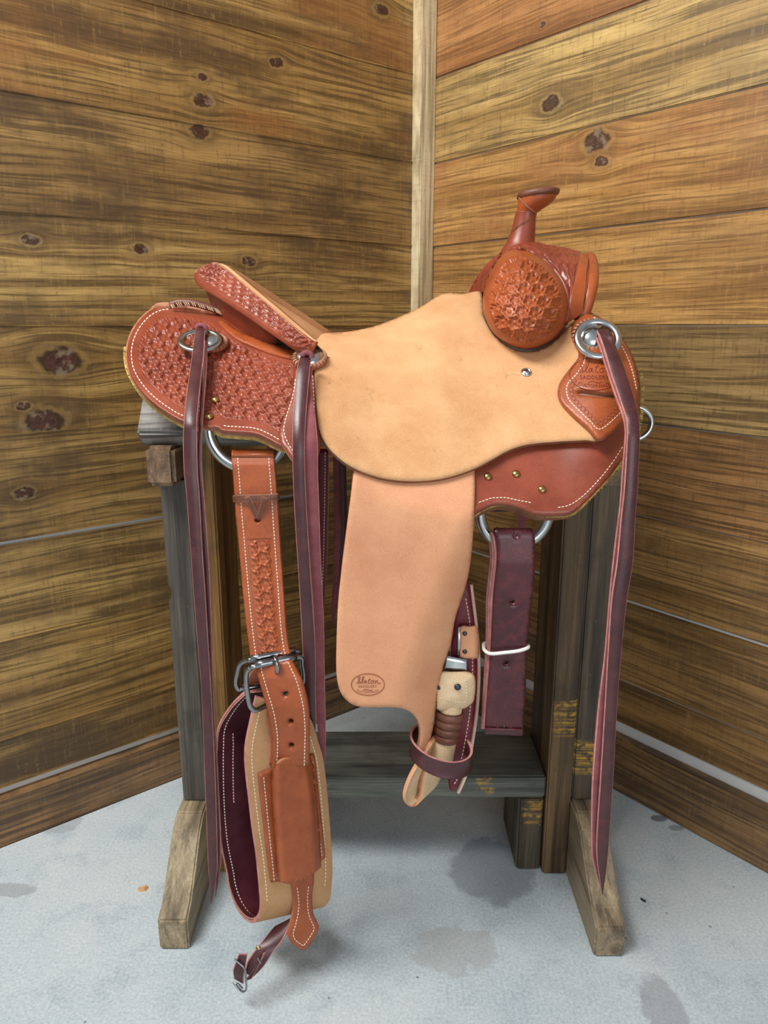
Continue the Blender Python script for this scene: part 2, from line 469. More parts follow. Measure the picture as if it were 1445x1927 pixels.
# ================================================================== the setting
def wood(name, seed, light, mid, dark, knots=(), knot_col=None, patch=0.55, rough=0.36, gfreq=26, red=None):
    """stained pine board; u along the board (object x), v across it (object z); knots = (u, v, radius)"""
    n = NT(name); oc = n.coord(); sx, sy, sz = n.sep(oc)
    u = n.math('ADD', sx, seed * 3.17)
    y = n.math('MULTIPLY', sy, 1.0)
    v = sz
    wob = n.noise(n.comb(n.math('MULTIPLY', u, 1.6), seed * 1.3, n.math('MULTIPLY', sz, 5.0)), 1.0, 2, 0.5)
    v = n.math('ADD', v, n.math('MULTIPLY', n.math('SUBTRACT', wob, 0.5), 0.04))
    kd = []
    for (ku, kv, kr) in knots:
        du = n.math('MULTIPLY', n.math('SUBTRACT', sx, ku), 0.62); dv = n.math('SUBTRACT', sz, kv)
        d = n.math('SQRT', n.math('ADD', n.math('MULTIPLY', du, du), n.math('MULTIPLY', dv, dv)))
        kd.append((d, kr))
        g = n.math('EXPONENT', n.math('MULTIPLY', n.math('MULTIPLY', d, d), -1.0 / (2.4 * kr) ** 2))
        v = n.math('SUBTRACT', v, n.math('MULTIPLY', n.math('SUBTRACT', v, kv), n.math('MULTIPLY', g, 0.85)))
    band = n.noise(n.comb(n.math('MULTIPLY', u, 1.1), n.math('ADD', n.math('MULTIPLY', y, 8), seed), n.math('MULTIPLY', v, gfreq)), 1.0, 3, 0.6, 0.3)
    line = n.noise(n.comb(n.math('MULTIPLY', u, 3.5), n.math('MULTIPLY', y, 20), n.math('MULTIPLY', v, 150)), 1.0, 2, 0.6)
    fine = n.noise(n.comb(n.math('MULTIPLY', u, 22), n.math('MULTIPLY', y, 60), n.math('MULTIPLY', v, 620)), 1.0, 2, 0.6)
    pat = n.noise(n.comb(n.math('MULTIPLY', u, 4.0), seed * 2.1, n.math('MULTIPLY', sz, 9)), 1.0, 4, 0.65)
    saw = n.noise(n.comb(n.math('MULTIPLY', u, 190), seed, n.math('MULTIPLY', sz, 14)), 1.0, 3, 0.75)
    spk = n.noise(n.comb(n.math('MULTIPLY', u, 60), seed, n.math('MULTIPLY', sz, 110)), 1.0, 4, 0.7)
    col = n.ramp(band, [(0.30, dark), (0.45, mid), (0.64, light)])
    col = n.mix(n.math('MULTIPLY', n.rng(line, 0.54, 0.38), 0.8), col, dark)
    col = n.mix(n.rng(pat, 0.44, 0.66, 0, patch), col, dark)
    pat2 = n.noise(n.comb(n.math('MULTIPLY', u, 2.2), seed * 5.1 + 4, n.math('MULTIPLY', sz, 6)), 1.0, 3, 0.6)
    if red is not None: col = n.mix(n.rng(pat2, 0.5, 0.68, 0, 0.7), col, red)
    col = n.mix(n.math('MULTIPLY', n.rng(saw, 0.5, 0.7), n.rng(spk, 0.42, 0.6, 0, 0.32)), col, light)
    col = n.mix(n.math('MULTIPLY', n.rng(saw, 0.5, 0.34), n.rng(spk, 0.55, 0.42, 0, 0.45)), col, dark)
    col = n.mix(0.3, col, n.ramp(fine, [(0.3, (0.1, 0.1, 0.1, 1)), (0.7, (0.85, 0.85, 0.85, 1))]), 'OVERLAY')
    kc = knot_col or lin(84, 40, 28)
    for d, kr in kd:
        wobk = n.noise(n.mapping(oc, (1, 1, 1), (seed, 0, seed)), 0.55 / kr, 4, 0.65)
        nd = n.math('ADD', d, n.math('MULTIPLY', n.math('SUBTRACT', wobk, 0.5), kr * 1.5))
        nd = n.math('ADD', nd, n.math('MULTIPLY', n.math('SUBTRACT', spk, 0.5), kr * 0.4))
        col = n.mix(n.rng(nd, kr * 2.9, kr * 1.2, 0, 0.5), col, dark)
        col = n.mix(n.rng(n.math('ABSOLUTE', n.math('SUBTRACT', nd, kr * 1.25)), kr * 0.3, kr * 0.05, 0, 0.25), col, light)
        col = n.mix(n.rng(nd, kr * 1.1, kr * 0.85, 0, 0.85), col, lin(46, 30, 20))
        rk = n.math('MULTIPLY_ADD', n.math('SINE', n.math('MULTIPLY', nd, 26.0 / kr)), 0.5, 0.5)
        kcol = n.mix(n.math('MULTIPLY', rk, n.rng(spk, 0.35, 0.65)), kc, lin(52, 34, 26))
        col = n.mix(n.rng(nd, kr * 0.9, kr * 0.6), col, kcol)
        gk = n.noise(n.mapping(oc, (1, 1, 1), (0, seed, seed)), 0.9 / kr, 3, 0.6)
        col = n.mix(n.math('MULTIPLY', n.rng(nd, kr * 2.2, kr * 0.6), n.rng(gk, 0.52, 0.66, 0, 0.55)), col, lin(150, 132, 108))
        col = n.mix(n.rng(nd, kr * 0.3, kr * 0.05, 0, 0.6), col, lin(50, 26, 18))
    n.bump(n.math('ADD', n.math('MULTIPLY', line, 0.6), n.math('MULTIPLY', fine, 0.4)), 0.25, 0.0012)
    return n.out(col, n.rng(pat, 0.2, 0.8, rough - 0.06, rough + 0.12), 0.45)

AL = math.radians(51.1)
CORNER = Vector((0.10, 1.88, 0))
DL = Vector((math.sin(AL), math.cos(AL), 0)); DR = Vector((math.cos(AL), -math.sin(AL), 0))
T_PLANK = 0.0045
G1, G2, G3 = lin(176, 134, 70), lin(140, 100, 50), lin(78, 52, 28)       # golden, brown, dark stain
LT = 2.0
# every board of a wall: bottom z, top z, gap below
def wall(name, label, side, boards, base_mat):
    rot = math.atan2(DL.y, DL.x) if side == 'left' else math.atan2(DR.y, DR.x)
    sgn = -1 if side == 'left' else 1
    n_in = Vector((DR.x, DR.y, 0)) if side == 'left' else -DL      # towards the room
    bm = bmesh.new(); bmesh.ops.create_cube(bm, size=1)
    for v in bm.verts: v.co = Vector((((v.co.x + .5) * LT) * sgn, (v.co.y) * 0.02, (v.co.z + .5) * 2.5))
    o = bm_obj(name, bm, base_mat)
    o.location = CORNER - n_in * (T_PLANK + 0.011); o.rotation_euler.z = rot
    tag(o, label, 'wall', kind='structure')
    for i, (z0, z1, mat) in enumerate(boards):
        # the front face of a plank is at the wall plane, its coordinates start at the corner
        bm = bmesh.new(); bmesh.ops.create_cube(bm, size=1)
        for v in bm.verts:
            v.co = Vector((((v.co.x + .5) * (LT - 0.002 * (i % 3))) * sgn, v.co.y * T_PLANK, (v.co.z + .5) * (z1 - z0)))
        bmesh.ops.bevel(bm, geom=[e for e in bm.edges], offset=0.0018, segments=2, affect='EDGES')
        p = bm_obj('plank', bm, mat)
        p.location = CORNER - n_in * (T_PLANK / 2 + 0.0008 * ((i * 7) % 3)) + Vector((0, 0, z0)); p.rotation_euler.z = rot
        attach(p, o)
    return o
white_back = plain('white_wall_behind', lin(208, 208, 204), 0.8, 0.2, 0, 0.06, 8)
def uL(px, py):        # board coordinate along the left wall of a point in the photo
    r = np.array([(px - CX) / FPX, CT - (py - CY) / FPX * ST, -ST - (py - CY) / FPX * CT]); nn = np.array([DR.x, DR.y, 0])
    t = (np.array(CORNER) - np.array([0, 0, HC])) @ nn / (r @ nn); p = np.array([0, 0, HC]) + r * t
    return float((p - np.array(CORNER)) @ np.array(DL)), float(p[2])
def uR(px, py):
    r = np.array([(px - CX) / FPX, CT - (py - CY) / FPX * ST, -ST - (py - CY) / FPX * CT]); nn = np.array([DL.x, DL.y, 0])
    t = (np.array(CORNER) - np.array([0, 0, HC])) @ nn / (r @ nn); p = np.array([0, 0, HC]) + r * t
    return float((p - np.array(CORNER)) @ np.array(DR)), float(p[2])
def kn(fun, z0, lst):
    out = []
    for (px, py, r) in lst:
        u, z = fun(px, py); out.append((u, z - z0, r))
    return out
zl = [0.112, 0.206, 0.396, 0.581, 0.767, 0.949, 1.131, 1.312, 1.494, 1.677, 1.86, 2.04, 2.22, 2.40]
gap_top = {0: 0.003, 1: 0.003, 2: 0.010, 3: 0.0016, 4: 0.0016, 5: 0.0022, 6: 0.0016, 7: 0.0022}
LK = {4: [(110, 678, 0.022), (85, 792, 0.020), (45, 765, 0.007)], 3: [(45, 928, 0.010)], 5: [(265, 468, 0.008), (470, 492, 0.009), (58, 452, 0.008)],
      6: [(375, 248, 0.012)], 7: [(382, 190, 0.011), (521, 118, 0.009), (383, 145, 0.006)], 8: [(718, 18, 0.011)]}
bl = []
for i in range(len(zl) - 1):
    cols = [(lin(176, 140, 80), lin(140, 106, 58), lin(84, 62, 36)), (lin(164, 130, 76), lin(130, 99, 56), lin(80, 60, 37)), (lin(186, 152, 90), lin(148, 115, 66), lin(88, 67, 40))][(i * 2 + 1) % 3]
    bl.append((zl[i], zl[i + 1] - gap_top.get(i, 0.002), wood('left_wall_board', 1.7 + i, *cols, knots=kn(uL, zl[i], LK.get(i, [])), knot_col=lin(82, 50, 38),
               gfreq=[22, 30, 18, 26][i % 4], patch=0.85, red=lin(140, 92, 48) if i in (7, 8) else None)))
wl = wall('wall_left', 'left wall of stained horizontal pine planks meeting the corner post', 'left', bl, white_back)
zr = [0.146, 0.240, 0.414, 0.592, 0.769, 0.949, 1.128, 1.310, 1.488, 1.672, 1.855, 2.04, 2.22, 2.40]
gap_r = {0: 0.002, 1: 0.0045, 2: 0.0018, 3: 0.0018, 4: 0.0018, 5: 0.0018, 6: 0.0018, 7: 0.0018}
RK = {7: [(1035, 195, 0.013)], 6: [(1122, 265, 0.017), (1132, 304, 0.009)], 8: [(1020, 45, 0.005)]}
br = []
for i in range(len(zr) - 1):
    if i >= 8: c3 = (lin(186, 136, 84), lin(160, 110, 64), lin(118, 78, 46))
    elif i == 7: c3 = (lin(200, 168, 106), lin(166, 132, 78), lin(98, 78, 50))
    elif i in (5, 6): c3 = (lin(194, 150, 90), lin(166, 122, 68), lin(116, 82, 46))
    elif i == 4: c3 = (lin(164, 134, 86), lin(132, 104, 64), lin(80, 62, 40))
    elif i == 3: c3 = (lin(166, 122, 76), lin(132, 94, 56), lin(84, 60, 38))
    else: c3 = (lin(180, 138, 84), lin(148, 110, 64), lin(92, 68, 42))
    br.append((zr[i], zr[i + 1] - gap_r.get(i, 0.002), wood('right_wall_board', 31.3 + i, *c3, knots=kn(uR, zr[i], RK.get(i, [])), knot_col=lin(92, 66, 52),
               gfreq=[24, 18, 30, 20][i % 4], patch=0.35 if i >= 5 else 0.5, red=lin(156, 100, 62) if i == 6 else None)))
wr = wall('wall_right', 'right wall of stained horizontal pine planks, warmer and brighter boards', 'right', br, white_back)

def wallbox(name, label, side, h, t, mat, cat='baseboard'):
    rot = math.atan2(DL.y, DL.x) if side == 'left' else math.atan2(DR.y, DR.x)
    sgn = -1 if side == 'left' else 1
    n_in = Vector((DR.x, DR.y, 0)) if side == 'left' else -DL
    bm = bmesh.new(); bmesh.ops.create_cube(bm, size=1)
    for v in bm.verts: v.co = Vector((((v.co.x + .5) * LT) * sgn, v.co.y * t, (v.co.z + .5) * h))
    bmesh.ops.bevel(bm, geom=bm.edges[:], offset=0.002, segments=2, affect='EDGES')
    o = bm_obj(name, bm, mat); o.location = CORNER - n_in * (T_PLANK - t / 2) ; o.rotation_euler.z = rot
    return tag(o, label, cat, kind='structure')
wallbox('baseboard_left', 'low brown board along the floor below the left wall gap', 'left', 0.094, 0.022, wood('base_left', 55.1, lin(156, 118, 76), lin(124, 92, 58), lin(72, 54, 38), gfreq=20))
wallbox('baseboard_right', 'low brown board along the floor below the right wall gap', 'right', 0.122, 0.022, wood('base_right', 58.4, lin(160, 124, 82), lin(128, 96, 60), lin(74, 56, 38), gfreq=34))

# corner post: a pale square batten standing in the corner
post_mat = wood('pale_post_wood', 71.0, lin(226, 212, 178), lin(204, 184, 144), lin(156, 134, 98), gfreq=40, patch=0.25)
bm = bmesh.new(); bmesh.ops.create_cube(bm, size=1)
for v in bm.verts: v.co = Vector(((v.co.z + .5) * 2.45, (v.co.x) * 0.030, (v.co.y) * 0.046))
bmesh.ops.bevel(bm, geom=bm.edges[:], offset=0.002, segments=2, affect='EDGES')
tp = bm_obj('trim_1', bm, post_mat)
q = CORNER + DR * 0.012 - DL * 0.022
u_, n_ = DL, DR
Rm = Matrix(((0, n_.x, u_.x), (0, n_.y, u_.y), (1, 0, 0)))
tp.matrix_world = Matrix.Translation((q.x, q.y, 0)) @ Rm.to_4x4()
tag(tp, 'pale unstained wooden corner post between the two plank walls', 'trim', kind='structure')

# floor
n = NT('concrete_floor'); v = n.coord()
a = n.noise(v, 2.2, 5, 0.6); b = n.noise(v, 14, 5, 0.65); c = n.noise(v, 220, 3, 0.7)
col = n.ramp(a, [(0.3, lin(172, 187, 196)), (0.5, lin(192, 203, 207)), (0.7, lin(206, 213, 213))])
col = n.mix(n.rng(b, 0.48, 0.7, 0, 0.35), col, lin(150, 164, 176))
col = n.mix(0.32, col, n.ramp(c, [(0.3, (0.1, 0.1, 0.1, 1)), (0.7, (0.9, 0.9, 0.9, 1))]), 'OVERLAY')
sx, sy, sz = n.sep(v)
def floor_px(px, py):
    u = -(py - CY) / FPX; t = -HC / (-ST + u * CT); return ((px - CX) / FPX * t, (CT + u * ST) * t)
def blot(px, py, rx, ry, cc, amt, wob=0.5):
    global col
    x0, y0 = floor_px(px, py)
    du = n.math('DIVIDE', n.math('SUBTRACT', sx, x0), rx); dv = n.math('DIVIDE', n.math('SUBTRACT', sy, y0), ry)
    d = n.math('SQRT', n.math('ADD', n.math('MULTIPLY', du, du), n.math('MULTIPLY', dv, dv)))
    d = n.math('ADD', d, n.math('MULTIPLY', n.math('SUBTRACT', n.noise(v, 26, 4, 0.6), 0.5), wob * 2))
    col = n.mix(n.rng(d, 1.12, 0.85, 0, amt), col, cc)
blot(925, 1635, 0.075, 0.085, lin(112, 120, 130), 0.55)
blot(1240, 1540, 0.016, 0.010, lin(96, 100, 104), 0.8)
blot(1272, 1558, 0.016, 0.010, lin(130, 132, 132), 0.7)
blot(1250, 1900, 0.03, 0.06, lin(132, 134, 140), 0.5)
blot(120, 1550, 0.04, 0.03, lin(150, 154, 156), 0.5, 1.0)
blot(20, 1675, 0.05, 0.015, lin(140, 142, 144), 0.5, 1.0)
blot(860, 1785, 0.06, 0.05, lin(160, 160, 156), 0.4, 1.2)
sp = n.voro(v, 17); col = n.mix(n.rng(sp, 0.045, 0.03, 0, 0.75), col, lin(110, 112, 112))
br_ = n.noise(n.mapping(v, (60, 900, 1)), 1.0, 2, 0.6)
n.bump(n.math('ADD', n.math('MULTIPLY', c, 0.7), n.math('MULTIPLY', br_, 0.3)), 0.4, 0.0015)
floor_mat = n.out(col, n.rng(b, 0.3, 0.7, 0.55, 0.75), 0.35)
bm = bmesh.new(); bmesh.ops.create_cube(bm, size=1)
for w in bm.verts: w.co = Vector((w.co.x * 5.0, w.co.y * 5.0 + 0.2, w.co.z * 0.06 - 0.03))
tag(bm_obj('floor', bm, floor_mat), 'smooth light grey concrete floor with bluish stains', 'floor', kind='structure')

# ================================================================== saddle stand
YC = 1.205
ST_GREY = wood('weathered_grey_wood', 80.1, lin(150, 146, 138), lin(118, 114, 108), lin(70, 66, 62), gfreq=44, patch=0.3, rough=0.6)
def stand_wood(name, seed, l, m, d, yellow=None, axis='z', patch=0.5):
    "old stained lumber; grain runs along axis; yellow = (lo, hi) corners of a patch of yellow paint strokes"
    n = NT(name); oc = n.coord(); sx, sy, sz = n.sep(oc)
    al, ac = {'z': (sz, sx), 'x': (sx, sz), 'y': (sy, sx)}[axis]
    oth = {'z': sy, 'x': sy, 'y': sz}[axis]
    band = n.noise(n.comb(n.math('MULTIPLY', al, 2.0), n.math('ADD', n.math('MULTIPLY', oth, 26), seed), n.math('MULTIPLY', ac, 60)), 1.0, 3, 0.6, 0.5)
    fine = n.noise(n.comb(n.math('MULTIPLY', al, 14), n.math('MULTIPLY', oth, 300), n.math('MULTIPLY', ac, 420)), 1.0, 2, 0.6)
    pat = n.noise(n.mapping(oc, (1, 1, 1), (seed, 0, 0)), 13, 5, 0.65)
    col = n.ramp(band, [(0.32, d), (0.5, m), (0.7, l)])
    col = n.mix(n.rng(pat, 0.5, 0.7, 0, patch), col, d)
    col = n.mix(0.3, col, n.ramp(fine, [(0.3, (0.1, 0.1, 0.1, 1)), (0.7, (0.85, 0.85, 0.85, 1))]), 'OVERLAY')
    scr = n.noise(n.mapping(oc, (1, 1, 1), (0, seed, 0)), 48, 3, 0.7)
    col = n.mix(n.rng(scr, 0.70, 0.76, 0, 0.6), col, lin(170, 132, 76))
    if yellow:
        lo, hi = yellow; f = None
        for s_, a_, b_ in zip((sx, sy, sz), lo, hi):
            k = n.math('MULTIPLY', n.rng(s_, a_ - 0.004, a_ + 0.004), n.rng(s_, b_ + 0.004, b_ - 0.004))
            f = k if f is None else n.math('MULTIPLY', f, k)
        strokes = n.noise(n.comb(n.math('MULTIPLY', sx, 6), seed, n.math('MULTIPLY', sz, 170)), 1.0, 3, 0.7, 0.0)
        f = n.math('MULTIPLY', f, n.rng(strokes, 0.42, 0.58, 0, 0.85))
        f = n.math('MULTIPLY', f, n.rng(n.noise(oc, 70, 3, 0.6), 0.36, 0.56))
        col = n.mix(f, col, lin(190, 144, 48))
    n.bump(n.math('ADD', band, fine), 0.3, 0.0015)
    return n.out(col, 0.55, 0.35)
DK = (lin(112, 94, 70), lin(84, 70, 54), lin(46, 40, 34))
stand = empty('saddle_stand', (0, YC, 0))
tag(stand, 'weathered wooden saddle stand with a low shelf under the western saddle', 'saddle stand')
XL0, XL1, XL2 = -0.3475, -0.306, -0.2635
XR0, XR1, XR2 = 0.2815, 0.3235, 0.3685
YF, YB = 1.128, 1.280
# roof-shaped top boards, sloping to both sides
def slope_board(sgn):
    r = (YC, 0.93); w = 0.178; th = 0.038
    d = (-math.cos(math.radians(49.6)) * sgn, -math.sin(math.radians(49.6))); nn = (d[1] * sgn, -d[0] * sgn)
    nn = (-math.sin(math.radians(49.6)) * sgn, math.cos(math.radians(49.6)))
    poly = [r, (r[0] + d[0] * w, r[1] + d[1] * w), (r[0] + d[0] * w - nn[0] * th, r[1] + d[1] * w - nn[1] * th), (r[0] - 0, r[1] - th * 1.3)]
    return prism('top_board', poly, 'x', -0.365, 0.345, ST_GREY, stand, 0.004)
slope_board(1); slope_board(-1)
for (a, b) in ((-0.352, -0.3095), (0.322, 0.367)):
    box('cross_piece', (a, b), (1.082, 1.33), (0.716, 0.775), stand_wood('cross_piece_wood', 3.1, lin(150, 122, 92), lin(118, 94, 72), lin(84, 66, 52), None, 'y'), stand, 0.006)
lp = stand_wood('left_outer_post', 9.0, lin(104, 96, 84), lin(82, 76, 68), lin(50, 46, 42))
# outer left post with a chewed notch
prism('post', [(XL0, 0.150), (XL1, 0.150), (XL1, 0.716), (XL0, 0.716), (XL0 + 0.001, 0.545), (XL0 + 0.006, 0.537), (XL0 + 0.005, 0.524), (XL0, 0.516)], 'y', YF, YB, lp, stand, 0.0015)
box('post', (XL1 + 0.001, XL2), (YF + 0.004, YB), (0.0, 0.79), stand_wood('golden_post', 12.0, lin(168, 126, 66), lin(132, 96, 48), lin(70, 50, 30), patch=0.35), stand, 0.003)
box('post', (XR1 + 0.001, XR2), (YF + 0.002, YB), (0.150, 0.716), stand_wood('right_outer_post', 15.0, *DK, ((0.32, 1.10, 0.20), (0.37, 1.14, 0.265))), stand, 0.003)
box('post', (XR0, XR1), (YF, YB), (0.0, 0.79), stand_wood('right_inner_post', 18.0, lin(126, 98, 62), lin(92, 72, 48), lin(48, 38, 28), ((0.285, 1.10, 0.275), (0.325, 1.14, 0.345))), stand, 0.003)
def foot(x0, x1, tip, seed, c3):
    poly = [(tip, 0), (tip, 0.054), (tip + 0.03, 0.066), (YF - 0.06, 0.136), (YF - 0.03, 0.149), (2 * YC - YF + 0.03, 0.149), (2 * YC - YF + 0.06, 0.136), (2 * YC - tip, 0.054), (2 * YC - tip, 0)]
    prism('foot', poly, 'x', x0, x1, stand_wood('foot_wood', seed, *c3, None, 'y', 0.25), stand, 0.003)
foot(XL0 - 0.004, XL1 + 0.001, 0.963, 21.0, (lin(176, 160, 128), lin(146, 130, 102), lin(96, 84, 66)))
foot(XR1 + 0.001, XR2 + 0.002, 0.949, 25.0, (lin(168, 150, 118), lin(138, 122, 98), lin(92, 80, 64)))
box('shelf', (XL2 + 0.001, XR0 - 0.001), (1.135, 1.283), (0.150, 0.193), stand_wood('shelf_wood', 28.0, lin(112, 112, 102), lin(86, 88, 80), lin(52, 53, 49), ((0.16, 1.12, 0.155), (0.19, 1.14, 0.19)), 'x'), stand, 0.003)
sl = stand_wood('shelf_leg_wood', 33.0, lin(104, 90, 68), lin(80, 70, 54), lin(48, 42, 34), ((0.244, 1.12, 0.095), (0.28, 1.15, 0.150)))
for (x0, x1) in ((0.236, 0.280), (-0.262, -0.218)):
    prism('shelf_leg', [(1.139, 0), (1.139, 0.149), (1.28, 0.149), (1.28, 0)], 'x', x0, x1, sl, stand, 0.004)
lathe('screw', [(0.004, 0), (0.0036, 0.001), (0.001, 0.0012)], (-0.335, 1.124, 0.823), (0, -0.7, 0.7), M['steel'], stand, 10)

# ================================================================== the saddle
saddle = empty('saddle', (0, YC, 0.80))
tag(saddle, 'western roping saddle with tan roughout seat and stamped russet leather on the wooden stand', 'saddle')
SX = [200, 240, 430, 530, 600, 650, 700, 740, 790, 820, 845, 905, 1000, 1100, 1210]
TOPY = np.interp
YT = [572, 572, 590, 606, 623, 622, 612, 598, 575, 556, 548, 546, 556, 572, 578]
BX = [200, 530, 620, 700, 900, 1050, 1210]
YBt = [836, 838, 870, 925, 966, 968, 950]
WMAX = 0.31
_gx = np.arange(100, 1340.0)
def smooth_lut(x, y, sig=22.0):
    k = np.exp(-0.5 * (np.arange(-80, 81) / sig) ** 2); k /= k.sum()
    v = np.interp(_gx, x, y); return np.convolve(np.pad(v, 80, mode='edge'), k, 'valid')
LT_TOP = smooth_lut(SX, YT, 12.0); LT_BOT = smooth_lut(BX, YBt, 30.0)
LT_EXP = smooth_lut([480, 575, 640, 760, 900, 1040, 1110], [0.6, 0.27, 0.30, 0.46, 0.6, 0.52, 0.36], 26.0)
def surf(px, py):
    px = np.asarray(px, float); py = np.asarray(py, float)
    tp_ = np.interp(px, _gx, LT_TOP)
    t = np.clip((py - tp_) / (np.interp(px, _gx, LT_BOT) - tp_), 0, 1.25)
    return YC - WMAX * t ** np.interp(px, _gx, LT_EXP)
def s1(px, py): return surf(px, py) - 0.016         # seat jockey level
def s2(px, py): return surf(px, py) - 0.026         # front jockey level
def surfn(px, py, f=surf):
    a = P(px, py, f(px, py)); b = P(px + 4, py, f(px + 4, py)); c = P(px, py + 4, f(px, py + 4))
    n_ = np.cross(b - a, c - a); n_ /= np.linalg.norm(n_)
    return n_ if n_[1] < 0 else -n_

# ---- rear skirt with stamped weave
REAR = [(330, 573), (304, 574), (278, 586), (255, 611), (242, 639), (238, 668), (243, 697), (257, 723), (278, 748), (307, 771), (342, 791), (374, 797), (392, 803), (408, 803), (420, 810), (447, 812),
        (480, 815), (505, 826), (528, 838), (552, 842), (580, 838), (596, 800), (596, 700), (580, 668), (552, 664), (515, 650), (470, 632), (430, 604), (400, 586), (365, 577)]
inner_r = inset(REAR, 21.0)
def rear_disp(px, py):
    m = inside(px, py, inner_r); d = dist_poly(px, py, inner_r)
    k = np.clip(d / 2.0, 0, 1) * m
    sc = 0.5 + 0.5 * np.cos(d * 0.9)
    tl = weave(px * 1.0, py * 1.12, 24.0, 0.22)
    bead = (d < 5) * (0.35 + 0.4 * np.clip(np.cos((px - py) * 0.75), 0, 1))
    h = np.where(d < 5, bead, tl)
    return k * (h * 0.0042 - 0.0028)
o = sheet('rear_skirt', REAR, surf, 0.006, [M['russet'], M['edge_dark']], saddle, step=1.25, disp=rear_disp)
mirror(o)
st_path = inset(REAR, 9.0)
# stitched border along the rear and the lower edge
n0 = len(st_path)
def sub_path(path, a, b):
    "part of a closed path between the points nearest to a and b, going forward"
    ia = int(np.argmin(np.hypot(path[:, 0] - a[0], path[:, 1] - a[1]))); ib = int(np.argmin(np.hypot(path[:, 0] - b[0], path[:, 1] - b[1])))
    return path[ia:ib + 1] if ib >= ia else np.vstack([path[ia:], path[:ib + 1]])
stitch(sub_path(st_path, (318, 582), (352, 783)), surf, saddle)
stitch(sub_path(st_path, (420, 800), (535, 826)), surf, saddle)

# lower layer of the rear skirt and its fleece
def expand(ol, d): return inset(ol, -d)
def under(px, py): return surf(px, py) + 0.008
o = sheet('skirt_lining', [tuple(p) for p in expand(REAR, 3.0)[::5]], under, 0.006, [M['edge'], M['edge']], saddle, step=9)
mirror(o)
def fleece(name, path, Yf, depth=9.0, count=2200, width=0.02):
    "woolly lining: tufts along an edge"
    vs, fs = [], []
    path = np.asarray(path, float); L = len(path)
    tan = np.gradient(path, axis=0)
    for i in range(count):
        f = RNG.random() * (L - 1.001); k = int(f); p = path[k] + (path[k + 1] - path[k]) * (f - k)
        t = tan[k] / np.linalg.norm(tan[k]); nrm = np.array([-t[1], t[0]])
        ln = depth * (0.35 + 0.8 * RNG.random()); sd = t * (RNG.normal() * ln * 0.5)
        base = p - nrm * 3.0; Y0 = float(Yf(base[0], base[1])) + width * RNG.random()
        tip = p + nrm * ln + sd; midp = p + nrm * ln * 0.5 + t * RNG.normal() * 1.5
        a = base - t * 1.5; b = base + t * 1.5; q = len(vs)
        vs += [P(a[0], a[1], Y0), P(b[0], b[1], Y0), P(base[0], base[1], Y0 + 0.003), P(midp[0] - t[0], midp[1] - t[1], Y0 - 0.001), P(midp[0] + t[0], midp[1] + t[1], Y0 + 0.001), P(tip[0], tip[1], Y0 + 0.004 * RNG.normal())]
        fs += [(q, q + 1, q + 4, q + 3), (q + 1, q + 2, q + 4), (q + 2, q, q + 3), (q + 3, q + 4, q + 5)]
    o = mesh_obj(name, vs, fs, M['fleece'], saddle, None, True)
    return tag(o, kind='stuff')
def under2(px, py): return surf(px, py) + 0.016
fp = expand(REAR, 3.0)
edge_path = sub_path(fp, (239, 655), (345, 795))
o = fleece('fleece_lining', edge_path[::-1], under2, 6.0, 1500); mirror(o)
edge_path = sub_path(fp, (405, 806), (600, 815))
o = fleece('fleece_lining', edge_path[::-1], under2, 9.0, 1500); mirror(o)
o = sheet('fleece_backing', [tuple(p) for p in expand(REAR, 4.0)[::5] if p[1] > 715 and p[0] < 560], lambda a, b: surf(a, b) + 0.024, 0.010, [M['fleece'], M['fleece']], saddle, step=10, smooth=False); mirror(o)

# brown laced binding at the back of the rear jockeys
lace = np.array([(320, 574, 1.17), (338, 569, 1.17), (360, 570, 1.17), (385, 576, 1.17), (408, 584, 1.17), (428, 595, 1.16)])
lp_ = catmull(lace, 6)
o = tube('laced_binding', P(lp_[:, 0], lp_[:, 1], lp_[:, 2]), 0.0052, M['brown'], saddle, seg=8)
vs, fs = [], []
for i in range(22):
    f = i / 22 * (len(lp_) - 1); k = int(f); p = lp_[k]; q = len(vs)
    for dx, dy in ((0, 1), (1.1, 1), (5, 8), (4.0, 8)): vs.append(P(p[0] + dx, p[1] + dy - 2, 1.163 - 0.001 * dy))
    fs.append((q, q + 1, q + 2, q + 3))
tag(mesh_obj('lacing', vs, fs, M['raw'], saddle), kind='stuff')

# ---- front skirt
FRONT = [(880, 860), (880, 970), (904, 960), (928, 949), (951, 948), (976, 954), (1009, 967), (1048, 969), (1079, 964), (1109, 937), (1137, 909), (1160, 882), (1185, 845), (1202, 800), (1207, 750),
         (1206, 715), (1197, 680), (1184, 652), (1160, 622), (1130, 600), (1100, 590), (1050, 700), (960, 800)]
def fsurf(px, py): return surf(px, py) + 0.0025 * np.clip((np.asarray(px) - 1120) / 20, 0, 5) ** 1.6
o = sheet('front_skirt', FRONT, fsurf, 0.007, [M['russet'], M['edge_dark']], saddle, step=6); mirror(o)
fs_path = inset(FRONT, 13.0)
stitch(np.array([(900, 946), (925, 937), (950, 936), (978, 942), (1000, 946)]), fsurf, saddle)
stitch(catmull([(1049, 955), (1070, 951), (1095, 935), (1125, 905), (1150, 874), (1172, 840)], 8), fsurf, saddle)
o = sheet('fleece_backing', [tuple(p) for p in expand(FRONT, 3.0)[::5] if p[1] > 850], lambda a, b: fsurf(a, b) + 0.012, 0.016, [M['fleece'], M['edge_dark']], saddle, step=12, smooth=False); mirror(o)
fpf = expand(FRONT, 2.0)
o = fleece('fleece_lining', sub_path(fpf, (895, 965), (1085, 966))[::1][::-1], lambda a, b: fsurf(a, b) + 0.014, 7.0, 900); mirror(o)
